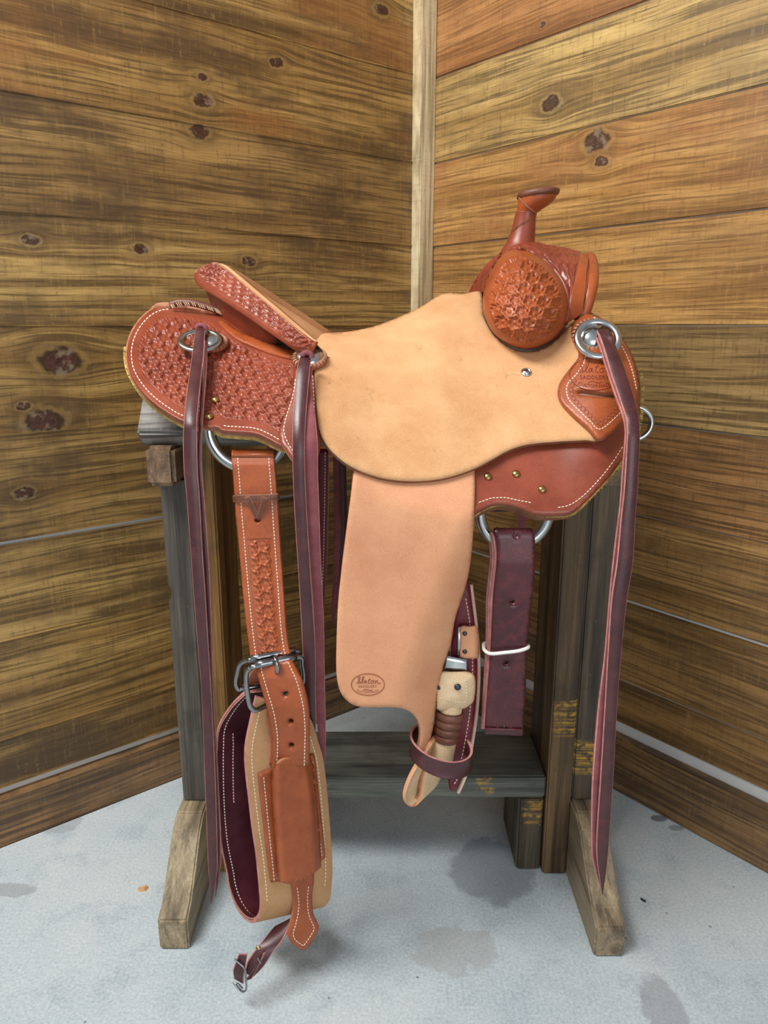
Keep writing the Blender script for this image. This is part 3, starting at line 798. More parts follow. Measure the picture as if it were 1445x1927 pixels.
o = fleece('fleece_lining', sub_path(fpf, (1040, 972), (1085, 968))[::1][::-1], lambda a, b: fsurf(a, b) + 0.016, 15.0, 350); mirror(o)
o = fleece('fleece_lining', sub_path(fpf, (1085, 966), (1205, 690))[::1][::-1], lambda a, b: fsurf(a, b) + 0.014, 4.5, 120); mirror(o)

# ---- seat with its wide side jockeys (roughout)
SEAT = [(590, 652), (600, 632), (612, 624), (650, 622), (700, 612), (740, 598), (790, 575), (820, 556), (845, 548), (872, 550), (903, 545), (908, 560), (910, 580), (913, 597), (926, 622), (945, 641), (971, 656), (998, 660),
        (1026, 651), (1050, 633), (1068, 614), (1082, 600), (1098, 592), (1120, 620), (1140, 690), (1140, 780), (1127, 825), (1100, 827), (1060, 829), (1000, 834), (960, 845), (925, 864), (890, 882), (840, 898), (790, 904),
        (740, 902), (700, 893), (660, 876), (630, 853), (610, 828), (600, 800), (596, 760), (592, 705)]
o = sheet('seat', SEAT, s1, 0.008, [M['seat'], M['edge_dark']], saddle, step=6); mirror(o)

# piece under the strings behind the seat
FLAP = [(553, 690), (548, 735), (530, 790), (524, 812), (530, 833), (546, 858), (552, 864), (580, 862), (602, 850), (604, 800), (602, 740), (600, 690), (575, 672)]
def fl(px, py): return surf(px, py) - 0.009
o = sheet('seat_flap', FLAP, fl, 0.006, [M['russet'], M['edge']], saddle, step=5); mirror(o)
stitch(catmull([(556, 712), (551, 745), (537, 790), (534, 812), (541, 832), (552, 850)], 6), fl, saddle)
stitch(catmull([(588, 705), (590, 740), (592, 790)], 6), fl, saddle)

# ---- smooth band below the cantle
BAND = [(412, 606), (420, 601), (452, 622), (496, 640), (540, 655), (566, 660), (556, 674), (522, 669), (482, 654), (441, 634)]
o = sheet('cantle_band', BAND, lambda a, b: surf(a, b) - 0.006, 0.004, [M['orange'], M['russet']], saddle, step=5); mirror(o)

# ---- cantle: the raised rear rim, one piece from far side to near side
CAN = [  # top x,y, bottom x,y, distance
    (408, 495, 367, 514, YC), (414, 497, 366, 526, 1.188), (432, 510, 379, 542, 1.165), (467, 540, 412, 562, 1.112), (511, 577, 462, 595, 1.058), (554, 614, 512, 630, 1.010), (580, 634, 550, 655, 0.983), (594, 643, 578, 658, 0.968)]
cr = catmull(CAN, 10)
Tn = P(cr[:, 0], cr[:, 1], cr[:, 4]); Bn = P(cr[:, 2], cr[:, 3], cr[:, 4] + 0.004)
far = lambda A: np.stack([A[:, 0], 2 * YC - A[:, 1], A[:, 2]], 1)
Tall = np.vstack([far(Tn)[:0:-1], Tn]); Ball = np.vstack([far(Bn)[:0:-1], Bn])
na = len(Tall); cols = 40
# densify along the length for the relief
def dens(A, k):
    s = np.linspace(0, 1, len(A)); q = np.linspace(0, 1, k); return np.stack([np.interp(q, s, A[:, j]) for j in range(3)], 1)
ND = 460; Tall, Ball = dens(Tall, ND), dens(Ball, ND)
mid = (Tall + Ball) / 2
seg = np.concatenate([[0], np.cumsum(np.linalg.norm(np.diff(mid, axis=0), axis=1))])
Tg = np.gradient(mid, axis=0); Tg /= np.linalg.norm(Tg, axis=1, keepdims=True)
Nn = np.cross(Tall - Ball, Tg); Nn /= np.linalg.norm(Nn, axis=1, keepdims=True)
if Nn[-40][1] > 0: Nn = -Nn
CC = 34; verts = np.zeros((ND, CC + 1, 3)); wid = np.linalg.norm(Tall - Ball, axis=1)
for j in range(CC + 1):
    t = j / CC
    u = seg / 0.00068; vv = t * wid / 0.00068
    hh = weave(u, vv, 22.0, 0.5)
    e = np.clip(np.minimum((t - 0.22) * 14, (0.97 - t) * 14), 0, 1)
    verts[:, j] = Ball + (Tall - Ball) * t + Nn * (0.0045 * (1 - (2 * t - 1) ** 4) + (hh * 0.0036 - 0.0022) * e)[:, None]
ins = np.array([0.030, 0, -0.002])
cin = Tall.mean(0)
inw = np.stack([np.full(ND, 0.7), (YC - mid[:, 1]) * 2.2, np.full(ND, -0.25)], 1); inw /= np.linalg.norm(inw, axis=1, keepdims=True)
tap = np.clip(np.minimum(np.arange(ND), ND - 1 - np.arange(ND)) / 60, 0.25, 1)[:, None]
BI = Ball + inw * 0.028 * tap - np.array([0, 0, 0.004]); TI = Tall + inw * 0.016 * tap
rings = np.concatenate([verts, (Tall * 0.6 + TI * 0.4)[:, None] + np.array([0, 0, 0.0015]), TI[:, None], (TI * 0.4 + BI * 0.6)[:, None], BI[:, None], (BI * 0.4 + Ball * 0.6)[:, None] - np.array([0, 0, 0.001])], 1)
m_ = rings.shape[1]; fcs, mi = [], []
for i in range(ND - 1):
    for j in range(m_):
        k = (j + 1) % m_
        fcs.append((i * m_ + j, i * m_ + k, (i + 1) * m_ + k, (i + 1) * m_ + j)); mi.append(0 if j < CC else (2 if j in (CC, CC + 1, CC + 2, CC + 3) else 1))
fcs.append(tuple(range(m_))); mi.append(1); fcs.append(tuple((ND - 1) * m_ + j for j in range(m_))[::-1]); mi.append(1)
o = mesh_obj('cantle', rings.reshape(-1, 3), fcs, [M['russet'], M['orange'], M['seat']], saddle, mi)
bm = bmesh.new(); bm.from_mesh(o.data); bmesh.ops.recalc_face_normals(bm, faces=bm.faces); bm.to_mesh(o.data); bm.free()
# welt line along the top of the roll
tube('cantle_welt', (Tall - np.array([0, 0, 0.0035]) + Nn * 0.0045)[8:-8:6], 0.0011, M['edge'], saddle, seg=6)
# the dish between both halves of the rim (roughout)
half = len(Tn); K = 14; dv, df = [], []
for i in range(half):
    a = Tn[i]; b = far(Tn[i:i + 1])[0]; w_ = np.linalg.norm(a - b)
    for k in range(K + 1):
        t = k / K; s_ = 4 * t * (1 - t)
        dv.append(a + (b - a) * t + np.array([0.30 * w_ * 0.35 * s_, 0, -0.16 * w_ * s_ - 0.001]))
for i in range(half - 1):
    for k in range(K): df.append((i * (K + 1) + k, i * (K + 1) + k + 1, (i + 1) * (K + 1) + k + 1, (i + 1) * (K + 1) + k))
tag(mesh_obj('seat_dish', dv, df, M['seat'], saddle))
# back of the cantle below the roll
bw, bf = [], []
for i in range(0, ND, 6):
    d_ = Ball[i]; low = d_ + np.array([0.030, (YC - d_[1]) * 0.10, 0]); low[2] = max(d_[2] - 0.062, 0.915 + 0 * d_[2]) if d_[2] > 0.955 else d_[2] - 0.012
    up_ = d_ + inw[i] * 0.012 + np.array([0, 0, 0.003])
    bw += [up_, low]
nb_ = len(bw) // 2
for i in range(nb_ - 1): bf.append((2 * i, 2 * i + 1, 2 * i + 3, 2 * i + 2))
mesh_obj('cantle_back', bw, bf, M['russet'], saddle)

# ---- fork: two stamped swells, a bridge, the gullet lip and the horn
POD = [(910, 551), (908, 573), (911, 593), (924, 621), (943, 640), (971, 654), (998, 657), (1026, 648), (1048, 632), (1064, 608), (1069, 579), (1065, 546), (1051, 518), (1026, 491), (998, 474), (976, 469), (956, 473), (938, 488), (921, 517)]
pod_r = resample(catmull(POD, 8, True), 4, True)
def pod_edge(px, py): return 1.052 + 0.00046 * (657 - np.asarray(py, float))
def pody(px, py):
    px = np.asarray(px, float); py = np.asarray(py, float)
    d = np.clip(dist_poly(px, py, pod_r) / 78.0, 0, 1)
    return pod_edge(px, py) - 0.082 * np.sqrt(np.clip(1 - (1 - d) ** 2, 0, 1))
pin = inset(POD, 10.0)
def pod_disp(px, py):
    m = inside(px, py, pin); d = dist_poly(px, py, pin)
    h = np.where(d < 4, 0.35 + 0.4 * np.clip(np.cos((px + py) * 0.7), 0, 1), weave(px, py * 1.02, 25.0, 0.1))
    return np.clip(d / 2, 0, 1) * m * (h * 0.0042 - 0.0022)
o = sheet('swell', POD, pody, 0.05, [M['orange'], M['russet']], saddle, step=1.25, disp=pod_disp, round_edge=False); mirror(o)
# raised welt between swell and front
wl_ = catmull([(976, 468), (998, 474), (1026, 491), (1051, 518), (1065, 546), (1069, 579), (1064, 608)], 8)
wp = P(wl_[:, 0], wl_[:, 1], pody(wl_[:, 0], wl_[:, 1]) - 0.004)
o = tube('swell_welt', wp, 0.0035, M['russet'], saddle, seg=8); mirror(o)

near_prof = catmull([(910, 551), (921, 517), (938, 488), (956, 473), (976, 469), (998, 474), (1026, 491), (1051, 518), (1065, 546), (1069, 579), (1064, 608), (1080, 600), (1096, 588)], 10)
cen_prof = catmull([(912, 548), (928, 506), (944, 482), (962, 466), (980, 460), (1004, 457), (1030, 462), (1055, 467), (1072, 470), (1084, 473), (1092, 475), (1099, 477), (1107, 482)], 10)
NI = len(near_prof); NJ = 46; fk = []
ph = np.linspace(-math.pi / 2, math.pi / 2, NJ * 2 + 1)
for i in range(NI):
    row = []
    for a in ph:
        b = 1 - math.cos(a); q = cen_prof[i] + (near_prof[i] - cen_prof[i]) * b
        yn = min(float(pod_edge(*near_prof[i])), 1.085) if i > 100 else float(pod_edge(*near_prof[i])) + 0.002
        Yv = YC - (YC - yn) * math.sin(abs(a)); p = P(q[0], q[1], Yv)
        if a < 0: p[1] = 2 * YC - p[1]
        row.append(p)
    fk.append(row)
fk = np.array(fk)
gi, gj = np.gradient(fk, axis=0), np.gradient(fk, axis=1); fnrm = np.cross(gi, gj); fnrm /= np.maximum(np.linalg.norm(fnrm, axis=2, keepdims=True), 1e-9)
if fnrm[NI // 2, NJ, 2] < 0: fnrm = -fnrm
uu = np.concatenate([[0], np.cumsum(np.linalg.norm(np.diff(fk[:, NJ], axis=0), axis=1))]) / 0.0008
vv = np.concatenate([[0], np.cumsum(np.linalg.norm(np.diff(fk[NI // 2], axis=0), axis=1))]) / 0.0008
fk = fk + fnrm * (weave(np.broadcast_to(uu[:, None], fk.shape[:2]).copy(), np.broadcast_to(vv[None], fk.shape[:2]).copy(), 22.0, 0.3) * 0.0019 * np.clip((101 - np.arange(NI)) / 4, 0, 1)[:, None])[:, :, None]
mj = fk.shape[1]
mesh_obj('fork', fk.reshape(-1, 3), [(i * mj + j, i * mj + j + 1, (i + 1) * mj + j + 1, (i + 1) * mj + j) for i in range(NI - 1) for j in range(mj - 1)], [M['russet'], M['orange']], saddle, [1 if i >= 101 else 0 for i in range(NI - 1) for j in range(mj - 1)])
# gullet lip: an arch at the front
lipc = catmull([(1111, 486, YC, 0.0088), (1115, 500, 1.165, 0.0088), (1115, 524, 1.12, 0.009), (1110, 552, 1.10, 0.0092), (1101, 582, 1.095, 0.0092), (1088, 606, 1.095, 0.009)], 8)
ln = P(lipc[:, 0], lipc[:, 1], lipc[:, 2]); lall = np.vstack([far(ln)[:0:-1], ln]); rall = np.concatenate([lipc[:0:-1, 3], lipc[:, 3]])
tube('gullet_lip', lall, rall, M['orange'], saddle, seg=14, flat=((0, 1, 0), 0.75))
wlip = catmull([(1104, 479, YC - 0.004), (1105, 498, 1.155), (1105, 524, 1.112), (1099, 556, 1.092), (1088, 586, 1.086)], 8)
wn_ = P(wlip[:, 0], wlip[:, 1], wlip[:, 2]); tube('lip_welt', np.vstack([far(wn_)[:0:-1], wn_]), 0.0022, M['russet'], saddle, seg=6)
# smooth band inside the lip
bandL = catmull([(1072, 470, YC), (1076, 490, 1.16), (1072, 520, 1.10), (1068, 555, 1.06), (1066, 590, 1.035)], 8)

# horn
def horn_part(name, st, mat, seg=28):
    vs, fs = [], []
    for (x, y, r, tilt) in st:
        c = P(x, y, YC); rm = r * pxm(x, y, YC)
        for k in range(seg):
            a = 2 * math.pi * k / seg
            vs.append(c + np.array([math.cos(a) * rm, math.sin(a) * rm, math.cos(a) * rm * tilt]))
    m = len(st)
    fs = [(i * seg + k, i * seg + (k + 1) % seg, (i + 1) * seg + (k + 1) % seg, (i + 1) * seg + k) for i in range(m - 1) for k in range(seg)]
    fs += [tuple(range(seg))[::-1], tuple((m - 1) * seg + k for k in range(seg))]
    o = mesh_obj(name, vs, fs, mat, saddle); bm = bmesh.new(); bm.from_mesh(o.data); bmesh.ops.recalc_face_normals(bm, faces=bm.faces); bm.to_mesh(o.data); bm.free()
    return o
hs = catmull([(975, 478, 36, 0.0), (977, 466, 30, -0.05), (980, 455, 26, -0.08), (984.5, 435, 22.5, -0.1), (988, 412, 20, -0.12), (990, 400, 20, -0.05)], 5)
horn_part('horn_neck', [tuple(r) for r in hs], M['russet'])
hs = catmull([(990, 403, 17, -0.05), (995, 396, 22, 0.0), (1003, 387, 29.5, 0.04), (1009, 378, 34.5, 0.06), (1011, 368, 36.5, 0.08)], 5)
horn_part('horn_cap', [tuple(r) for r in hs], M['orange'])
horn_part('horn_cap_rim', [(1012, 372, 35, 0.1), (1012, 370, 38.5, 0.1), (1012.5, 365, 40, 0.1), (1013, 360, 38.5, 0.1), (1013, 358, 34, 0.1)], M['brown'])
seam = catmull([(976, 372, YC - 0.026), (985, 382, YC - 0.026), (997, 393, YC - 0.0215), (1009, 401, YC - 0.012)], 6)
tube('horn_seam', P(seam[:, 0], seam[:, 1], seam[:, 2]), 0.0012, M['edge'], saddle, seg=6)
seam = catmull([(964, 434, YC - 0.008), (977, 422, YC - 0.0155), (992, 414, YC - 0.0165), (1008, 408, YC - 0.004)], 6)
tube('horn_seam', P(seam[:, 0], seam[:, 1], seam[:, 2] - 0.001), 0.0006, M['edge_dark'], saddle, seg=6)

# ---- front jockey: maker's plate of leather with a slot
FJ = [(1101, 588), (1088, 597), (1077, 610), (1074, 622), (1077, 637), (1086, 655), (1089, 670), (1080, 684), (1066, 702), (1054, 720), (1050, 737), (1053, 753), (1066, 770), (1085, 788), (1104, 804), (1127, 826), (1150, 815), (1171, 796),
      (1190, 772), (1200, 752), (1203, 726), (1196, 687), (1183, 654), (1164, 627), (1142, 605), (1120, 592)]
def fj(px, py): return s2(px, py) + 0.0025 * np.clip((np.asarray(px) - 1120) / 20, 0, 5) ** 1.6
SLOT = [(1084, 735), (1090, 733), (1158, 741), (1163, 745), (1158, 749), (1090, 742)]
o = sheet('front_jockey', FJ, fj, 0.007, [M['orange'], M['edge']], saddle, step=4, holes=[SLOT]); mirror(o)
o2 = sheet('jockey_lining', [tuple(p) for p in expand(FJ, 1.5)[::4]], lambda a, b: fj(a, b) + 0.008, 0.005, [M['edge_dark'], M['edge']], saddle, step=8); mirror(o2)
stitch(catmull([(1102, 668), (1098, 684), (1083, 706), (1068, 722), (1066, 738), (1072, 754), (1092, 775), (1110, 792), (1127, 808), (1148, 795), (1168, 776)], 8), fj, saddle, 6)
stitch(catmull([(1116, 597), (1135, 606), (1158, 634), (1176, 662), (1189, 695), (1198, 733)], 8), fj, saddle, 6)
# scalloped border stamps beside the stitching
sc_path = resample(catmull([(1080, 716), (1074, 736), (1084, 756), (1104, 776), (1127, 797), (1146, 785), (1164, 768)], 8), 9)
for i, p in enumerate(sc_path):
    a = np.linspace(0, 2 * math.pi, 9)[:-1]
    q = np.stack([p[0] + 4.2 * np.cos(a), p[1] + 4.2 * np.sin(a)], 1)
    tube('border_stamp', P(q[:, 0], q[:, 1], fj(q[:, 0], q[:, 1]) - 0.0001), 0.0005, M['russet'], saddle, True, 5)

# ---- maker's stamps
def text_px(name, body, cx, cy, w, h, Yf, mat, parent, arc=0.0, off=0.0006):
    cu = bpy.data.curves.new('lettering', 'FONT'); cu.body = body; cu.align_x = 'CENTER'; cu.resolution_u = 2
    to = bpy.data.objects.new('lettering', cu); COL.objects.link(to)
    dg = bpy.context.evaluated_depsgraph_get(); me = bpy.data.meshes.new_from_object(to.evaluated_get(dg))
    bpy.data.objects.remove(to)
    co = np.zeros(len(me.vertices) * 3); me.vertices.foreach_get('co', co); co = co.reshape(-1, 3)
    lo, hi = co.min(0), co.max(0)
    u = (co[:, 0] - lo[0]) / (hi[0] - lo[0]) - 0.5; vv = (co[:, 1] - lo[1]) / max(hi[1] - lo[1], 1e-6) - 0.5
    px = cx + u * w; py = cy - vv * h - arc * (2 * u) ** 2
    W = P(px, py, Yf(px, py) - off)
    fcs = [tuple(p.vertices) for p in me.polygons]
    bpy.data.meshes.remove(me)
    return mesh_obj(name, W, fcs, mat, parent, None, False)
SCRIPT = [[(400, 470), (440, 440), (490, 360), (495, 312), (472, 303), (455, 340), (480, 400), (495, 440), (470, 465), (440, 450)],
          [(490, 465), (540, 430), (590, 340), (590, 305), (562, 318), (545, 400), (550, 458), (578, 458)],
          [(645, 402), (605, 412), (596, 445), (618, 462), (650, 400), (645, 450), (672, 455)], [(735, 350), (705, 430), (715, 470), (748, 458)], [(690, 385), (760, 375)],
          [(805, 398), (770, 420), (776, 465), (815, 462), (832, 420), (805, 398), (852, 402)], [(880, 395), (868, 472), (890, 415), (925, 400), (930, 460), (962, 475), (995, 445)]]
def maker(cx, cy, k, Yf, mat, parent, full=True):
    o = empty('maker_mark', V(cx, cy, float(Yf(cx, cy)))); attach(o, parent)
    tp_ = lambda pts: [(cx + (x - 690) * k, cy + (y - 495) * k) for x, y in pts]
    def line(nm, pts, r, closed=False):
        q = np.array(pts); tube(nm, P(q[:, 0], q[:, 1], Yf(q[:, 0], q[:, 1]) - 0.0002), r, mat, o, closed, 5)
    a = np.linspace(0, 2 * math.pi, 49)[:-1]
    line('oval_border', [(cx + 408 * k * math.cos(t), cy + 266 * k * math.sin(t)) for t in a], 0.00055, True)
    for s_ in SCRIPT: line('script_letter', catmull(tp_(s_), 5), 0.00046)
    text_px('lettering', 'SADDLERY', cx + (688 - 690) * k, cy + (545 - 495) * k, 470 * k, 62 * k, Yf, mat, o)
    line('flourish', catmull(tp_([(580, 635), (640, 615), (700, 628), (760, 640), (800, 625)]), 5), 0.0005)
    text_px('lettering', 'CUSTOM MADE', cx, cy + (688 - 495) * k, 535 * k, 58 * k, Yf, mat, o, arc=42 * k)
    return o
maker(1119, 704, 1 / 8.6, fj, M['mark_dark'], saddle)

# ---- rivets and screws
def rivet(px, py, Yf, r, mat, name='rivet', parent=saddle):
    Y0 = float(Yf(px, py)); nn = surfn(px, py, Yf); rm = r * pxm(px, py, Y0)
    return lathe(name, [(rm, -0.001), (rm, rm * 0.15), (rm * 0.85, rm * 0.45), (rm * 0.5, rm * 0.62), (rm * 0.1, rm * 0.68)], P(px, py, Y0), nn, mat, parent, 16)
for (x, y) in ((405, 752), (394, 784)): rivet(x, y, lambda a, b: surf(a, b) - 0.0018, 8.0, M['brass'])
for (x, y) in ((918, 897), (971, 892), (1020, 921)): rivet(x, y, fsurf, 8, M['brass'])
Y0 = float(s1(990, 701)); nn = surfn(990, 701, s1); c0 = P(990, 701, Y0)
lathe('seat_screw', [(0.0072, 0), (0.0072, 0.0012), (0.0055, 0.0022), (0.005, 0.0012), (0.0045, 0.0012), (0.004, 0.0024), (0.001, 0.0028)], c0, nn, M['steel'], saddle, 24)

# ---- conchos: leather rosette, silver dome, loose ring
def concho(px, py, Yf, r, tiltn=None):
    Y0 = float(Yf(px, py)); nn = surfn(px, py, Yf) if tiltn is None else np.array(tiltn) / np.linalg.norm(tiltn)
    c = P(px, py, Y0); k = pxm(px, py, Y0)
    o = empty('concho', Vector(c)); attach(o, saddle)
    lathe('rosette', [(r * k, 0), (r * k, 0.004), (r * k * 0.86, 0.006), (r * k * 0.6, 0.0055)], c, nn, M['edge'] if False else M['orange'], o, 96, 26, 0.035)
    vs, fs = [], []
    u, w, nv = frame_of(nn)
    for i in range(26):
        a = 2 * math.pi * i / 26; d = u * math.cos(a) + w * math.sin(a)
        tube('rosette_lace', [Vector(c) + d * (r * k * f) + nv * h for f, h in ((0.72, 0.0062), (0.86, 0.0075), (1.0, 0.0055), (1.02, 0.002))], 0.0017, M['edge'], o, seg=6) if False else None
        q = [Vector(c) + d * (r * k * f) + nv * h for f, h in ((0.70, 0.0060), (0.86, 0.0078), (1.0, 0.0055), (1.02, 0.001))]
        side = nv.cross(d) * (r * k * 0.085)
        b_ = len(vs)
        for p in q: vs += [p - side, p + side + nv * 0.0005]
        fs += [(b_ + 2 * j, b_ + 2 * j + 1, b_ + 2 * j + 3, b_ + 2 * j + 2) for j in range(3)]
    tag(mesh_obj('rosette_lacing', vs, fs, M['edge'], o), kind='stuff')
    s_ = r * k * 0.84
    lathe('silver_dome', [(s_, 0.005), (s_, 0.0065), (s_ * 0.8, 0.0105), (s_ * 0.5, 0.013), (s_ * 0.15, 0.0142)], c, nn, M['steel'], o, 32)
    return o, c, nv, k
def ring_flat(parent, c, nv, R_, w_, h_):
    u, w, n_ = frame_of(nv); seg = 48; vs, fs = [], []
    prof = [(-w_, 0), (-w_ * 0.7, h_), (w_ * 0.5, h_), (w_, h_ * 0.4), (w_, 0), (0, -h_ * 0.3)]
    for k in range(seg):
        a = 2 * math.pi * k / seg
        for (dr, h) in prof: vs.append(Vector(c) + (u * math.cos(a) + w * math.sin(a)) * (R_ + dr) + n_ * h)
    m = len(prof)
    fs = [(k * m + j, k * m + (j + 1) % m, ((k + 1) % seg) * m + (j + 1) % m, ((k + 1) % seg) * m + j) for k in range(seg) for j in range(m)]
    o = mesh_obj('ring', vs, fs, M['steel'], parent); bm = bmesh.new(); bm.from_mesh(o.data); bmesh.ops.recalc_face_normals(bm, faces=bm.faces); bm.to_mesh(o.data); bm.free()
    return o
def off1(px, py): return surf(px, py) - 0.004
co, c, nv, k = concho(396, 648, off1, 33)
ring_flat(co, P(377, 642, float(surf(377, 642)) - 0.026), nv, 36 * k, 6.0 * k, 0.0035)
co, c, nv, k = concho(583, 678, lambda a, b: surf(a, b) - 0.017, 33)
co, c, nv, k = concho(1113, 634, lambda a, b: s2(a, b) - 0.002, 36, (-0.10, -0.80, 0.55))
ring_flat(co, P(1125, 638, float(s2(1125, 638)) - 0.022), Vector((-0.05, -0.80, 0.55)), 37 * k, 6.5 * k, 0.0035)

# ---- rigging rings
def dring(px, py, Y, Rpx, rpx, mat=None, seg=40, sy=1.0, bar=None):
    k = pxm(px, py, Y); c = P(px, py, Y)
    if bar is None:
        a = np.linspace(0, 2 * math.pi, seg + 1)[:-1]
        pts = np.stack([c[0] + Rpx * k * np.cos(a), np.full(seg, Y), c[2] + Rpx * k * np.sin(a) * sy], 1)
    else:                                    # D shape: round below, straight bar under the skirt
        a = np.linspace(math.pi + bar, 2 * math.pi - bar, seg)
        pts = np.stack([c[0] + Rpx * k * np.cos(a), np.full(seg, Y), c[2] + Rpx * k * np.sin(a) * sy], 1)
        e = pts[-1]; f = pts[0]; lift = np.array([0, 0.004, 0.006])
        pts = np.vstack([pts, e + lift + (f - e) * 0.03, [e + lift + (f - e) * t for t in (0.25, 0.5, 0.75)], f + lift + (e - f) * 0.03])
    return tube('rigging_ring', pts, rpx * k, mat or M['steel'], saddle, True, 14)
o = dring(466, 808, 0.948, 73, 12, bar=-0.05); mirror(o)
o = dring(968, 964, 0.935, 65, 10.5, bar=-0.02); mirror(o)
o = dring(1194, 797, 1.02, 32, 5.0, None, 32, 0.95); mirror(o)

# ---- fender (roughout) and the stirrup leather folded below it
FEN = [(700, 842), (672, 862), (664, 905), (655, 970), (645, 1050), (641, 1085), (636, 1137), (633, 1210), (633, 1268), (639, 1300), (652, 1319), (672, 1330), (705, 1332), (736, 1332), (760, 1335), (777, 1344), (789, 1360), (793, 1380), (790, 1402), (784, 1424),
       (800, 1424), (808, 1404), (817, 1370), (822, 1326), (829, 1283), (838, 1248), (850, 1213), (858, 1166), (872, 1123), (882, 1088), (888, 1050), (892, 1000), (894, 950), (894, 900), (888, 862), (860, 842)]
def fen(px, py):
    px = np.asarray(px, float); py = np.asarray(py, float)
    sa, sb = surf(px, py) - 0.006, np.interp(py, [900, 1335], [0.885, 0.872])
    base = 0.5 * (sa + sb + np.sqrt((sa - sb) ** 2 + 0.006 ** 2)) - 0.0012
    r = np.clip(px - np.interp(py, [880, 1000, 1100, 1200, 1300, 1420], [905, 850, 810, 770, 735, 725]), 0, 120)
    return base + 0.0000042 * r ** 2 + 0.003 * np.sin((px - 633) / 85.0) * np.clip((py - 900) / 300, 0, 1)
fender = sheet('fender', FEN, fen, 0.006, [M['fender'], M['edge']], saddle, step=6)
mirror(fender, saddle)
maker(692, 1288, 31 / 408, fen, M['mark'], fender)
# loop of the stirrup leather: near edge, far edge
lo = catmull([(806, 1396, 0.880), (788, 1424, 0.876), (768, 1458, 0.874), (757, 1490, 0.874), (760, 1509, 0.875), (774, 1519, 0.877), (788, 1512, 0.880), (794, 1490, 0.884), (797, 1462, 0.888), (808, 1430, 0.892), (822, 1395, 0.896)], 6)
lf = catmull([(826, 1370, 0.935), (816, 1400, 0.932), (806, 1432, 0.930), (800, 1462, 0.930), (803, 1478, 0.931), (814, 1486, 0.933), (824, 1476, 0.936), (832, 1460, 0.940), (842, 1440, 0.944), (853, 1412, 0.948), (861, 1385, 0.952)], 6)
sl_ = ribbon('stirrup_leather', P(lo[:, 0], lo[:, 1], lo[:, 2] + 0.02), P(lf[:, 0], lf[:, 1], lf[:, 2]), 0.0050, [M['raw'], M['fender'], M['raw']], saddle, 6)
li = catmull([(800, 1424, 0.886), (788, 1446, 0.884), (778, 1470, 0.883), (773, 1490, 0.883), (778, 1499, 0.884), (785, 1492, 0.886), (788, 1468, 0.889), (798, 1438, 0.892)], 6)
ribbon('stirrup_leather_inner_ply', P(li[:, 0], li[:, 1], li[:, 2] + 0.02), P(li[:, 0] + 24, li[:, 1] - 17, li[:, 2] + 0.045), 0.0030, [M['fender'], M['edge'], M['fender']], saddle, 4)
# oxblood strap with white stitching and wool edge, behind the fender
def obs(py): return np.interp(py, [1080, 1250, 1500], [0.935, 0.930, 0.915])
OX = [(866, 1085), (882, 1092), (889, 1140), (894, 1181), (898, 1240), (898, 1285), (895, 1330), (889, 1375), (882, 1410), (875, 1440), (870, 1460), (863, 1480), (855, 1490), (847, 1488), (843, 1470), (840, 1440), (842, 1380), (846, 1300), (850, 1200), (858, 1130)]
ox = sheet('stirrup_strap', OX, lambda a, b: obs(b), 0.008, [M['burg_red'], M['pinkfleece']], saddle, step=7)
stitch(catmull([(876, 1125), (884, 1175), (889, 1240), (888, 1290), (884, 1340), (876, 1390), (868, 1430), (860, 1466), (854, 1476)], 6), lambda a, b: obs(b), ox, 7)
wl2 = catmull([(886, 1100, .937), (896, 1180, .936), (901, 1250, .935), (898, 1330, .932), (888, 1400, .928), (877, 1455, .922), (862, 1492, .918)], 8)
tube('wool_edge', P(wl2[:, 0], wl2[:, 1], wl2[:, 2] + 0.006), 0.0026, M['pinkfleece'], ox, seg=7)
# upper keeper with two rivets and a steel edge
KP = [(867, 1181), (884, 1180), (899, 1180), (902, 1200), (903, 1225), (901, 1238), (884, 1240), (867, 1237), (866, 1210)]
def kpf(a, b): return 0.920 + 0.0009 * np.clip(np.asarray(a, float) - 893, 0, 12) + 0 * np.asarray(b, float)
kp = sheet('keeper', KP, kpf, 0.004, [M['fender'], M['edge']], saddle, step=4)
for y in (1192, 1226): lathe('rivet', [(0.0032, 0), (0.003, 0.001), (0.001, 0.0014)], P(874.5, y, 0.920), (0, -1, 0.1), M['rivet_dark'], kp, 14)
pr = P(np.array([860, 866.5]), np.array([1180, 1180]), 0.921)
strap('steel_edge', [(861, 1180, 867, 1180, 0.9215), (862, 1238, 868, 1238, 0.9215)], 0.0012, [M['steel']], kp, 2, 2)
# steel buckle plate, cover with rivets, lace wrap
strap('buckle_plate', [(840, 1234, 878, 1242, 0.917), (836, 1264, 878, 1266, 0.915)], 0.002, [M['steel']], saddle, 3, 3)
CV = [(828, 1262), (850, 1262), (879, 1262), (893, 1269), (897, 1285), (894, 1318), (884, 1330), (873, 1336), (850, 1340), (822, 1338), (818, 1310), (822, 1280)]
cvp = resample(catmull(CV, 6, True), 4, True)
def cvf(a, b): return 0.912 - 0.010 * np.sqrt(np.clip(dist_poly(np.asarray(a, float) + 0.0, np.asarray(b, float) + 0.0, cvp) / 26, 0, 1)) 
cv = sheet('buckle_cover', CV, cvf, 0.006, [M['raw'], M['edge']], saddle, step=4)
for x, yy in ((861, 0.9005), (828, 0.909)): lathe('rivet', [(0.0046, 0), (0.0043, 0.0012), (0.0026, 0.0026), (0.0006, 0.003)], P(x, 1293, yy), (0, -1, 0.15), M['rivet_dark'], cv, 16)
stitch(catmull([(826, 1313), (845, 1317), (862, 1321), (876, 1320), (878, 1300), (877, 1272)], 5), cvf, cv, 6, 0.5, 0.8)
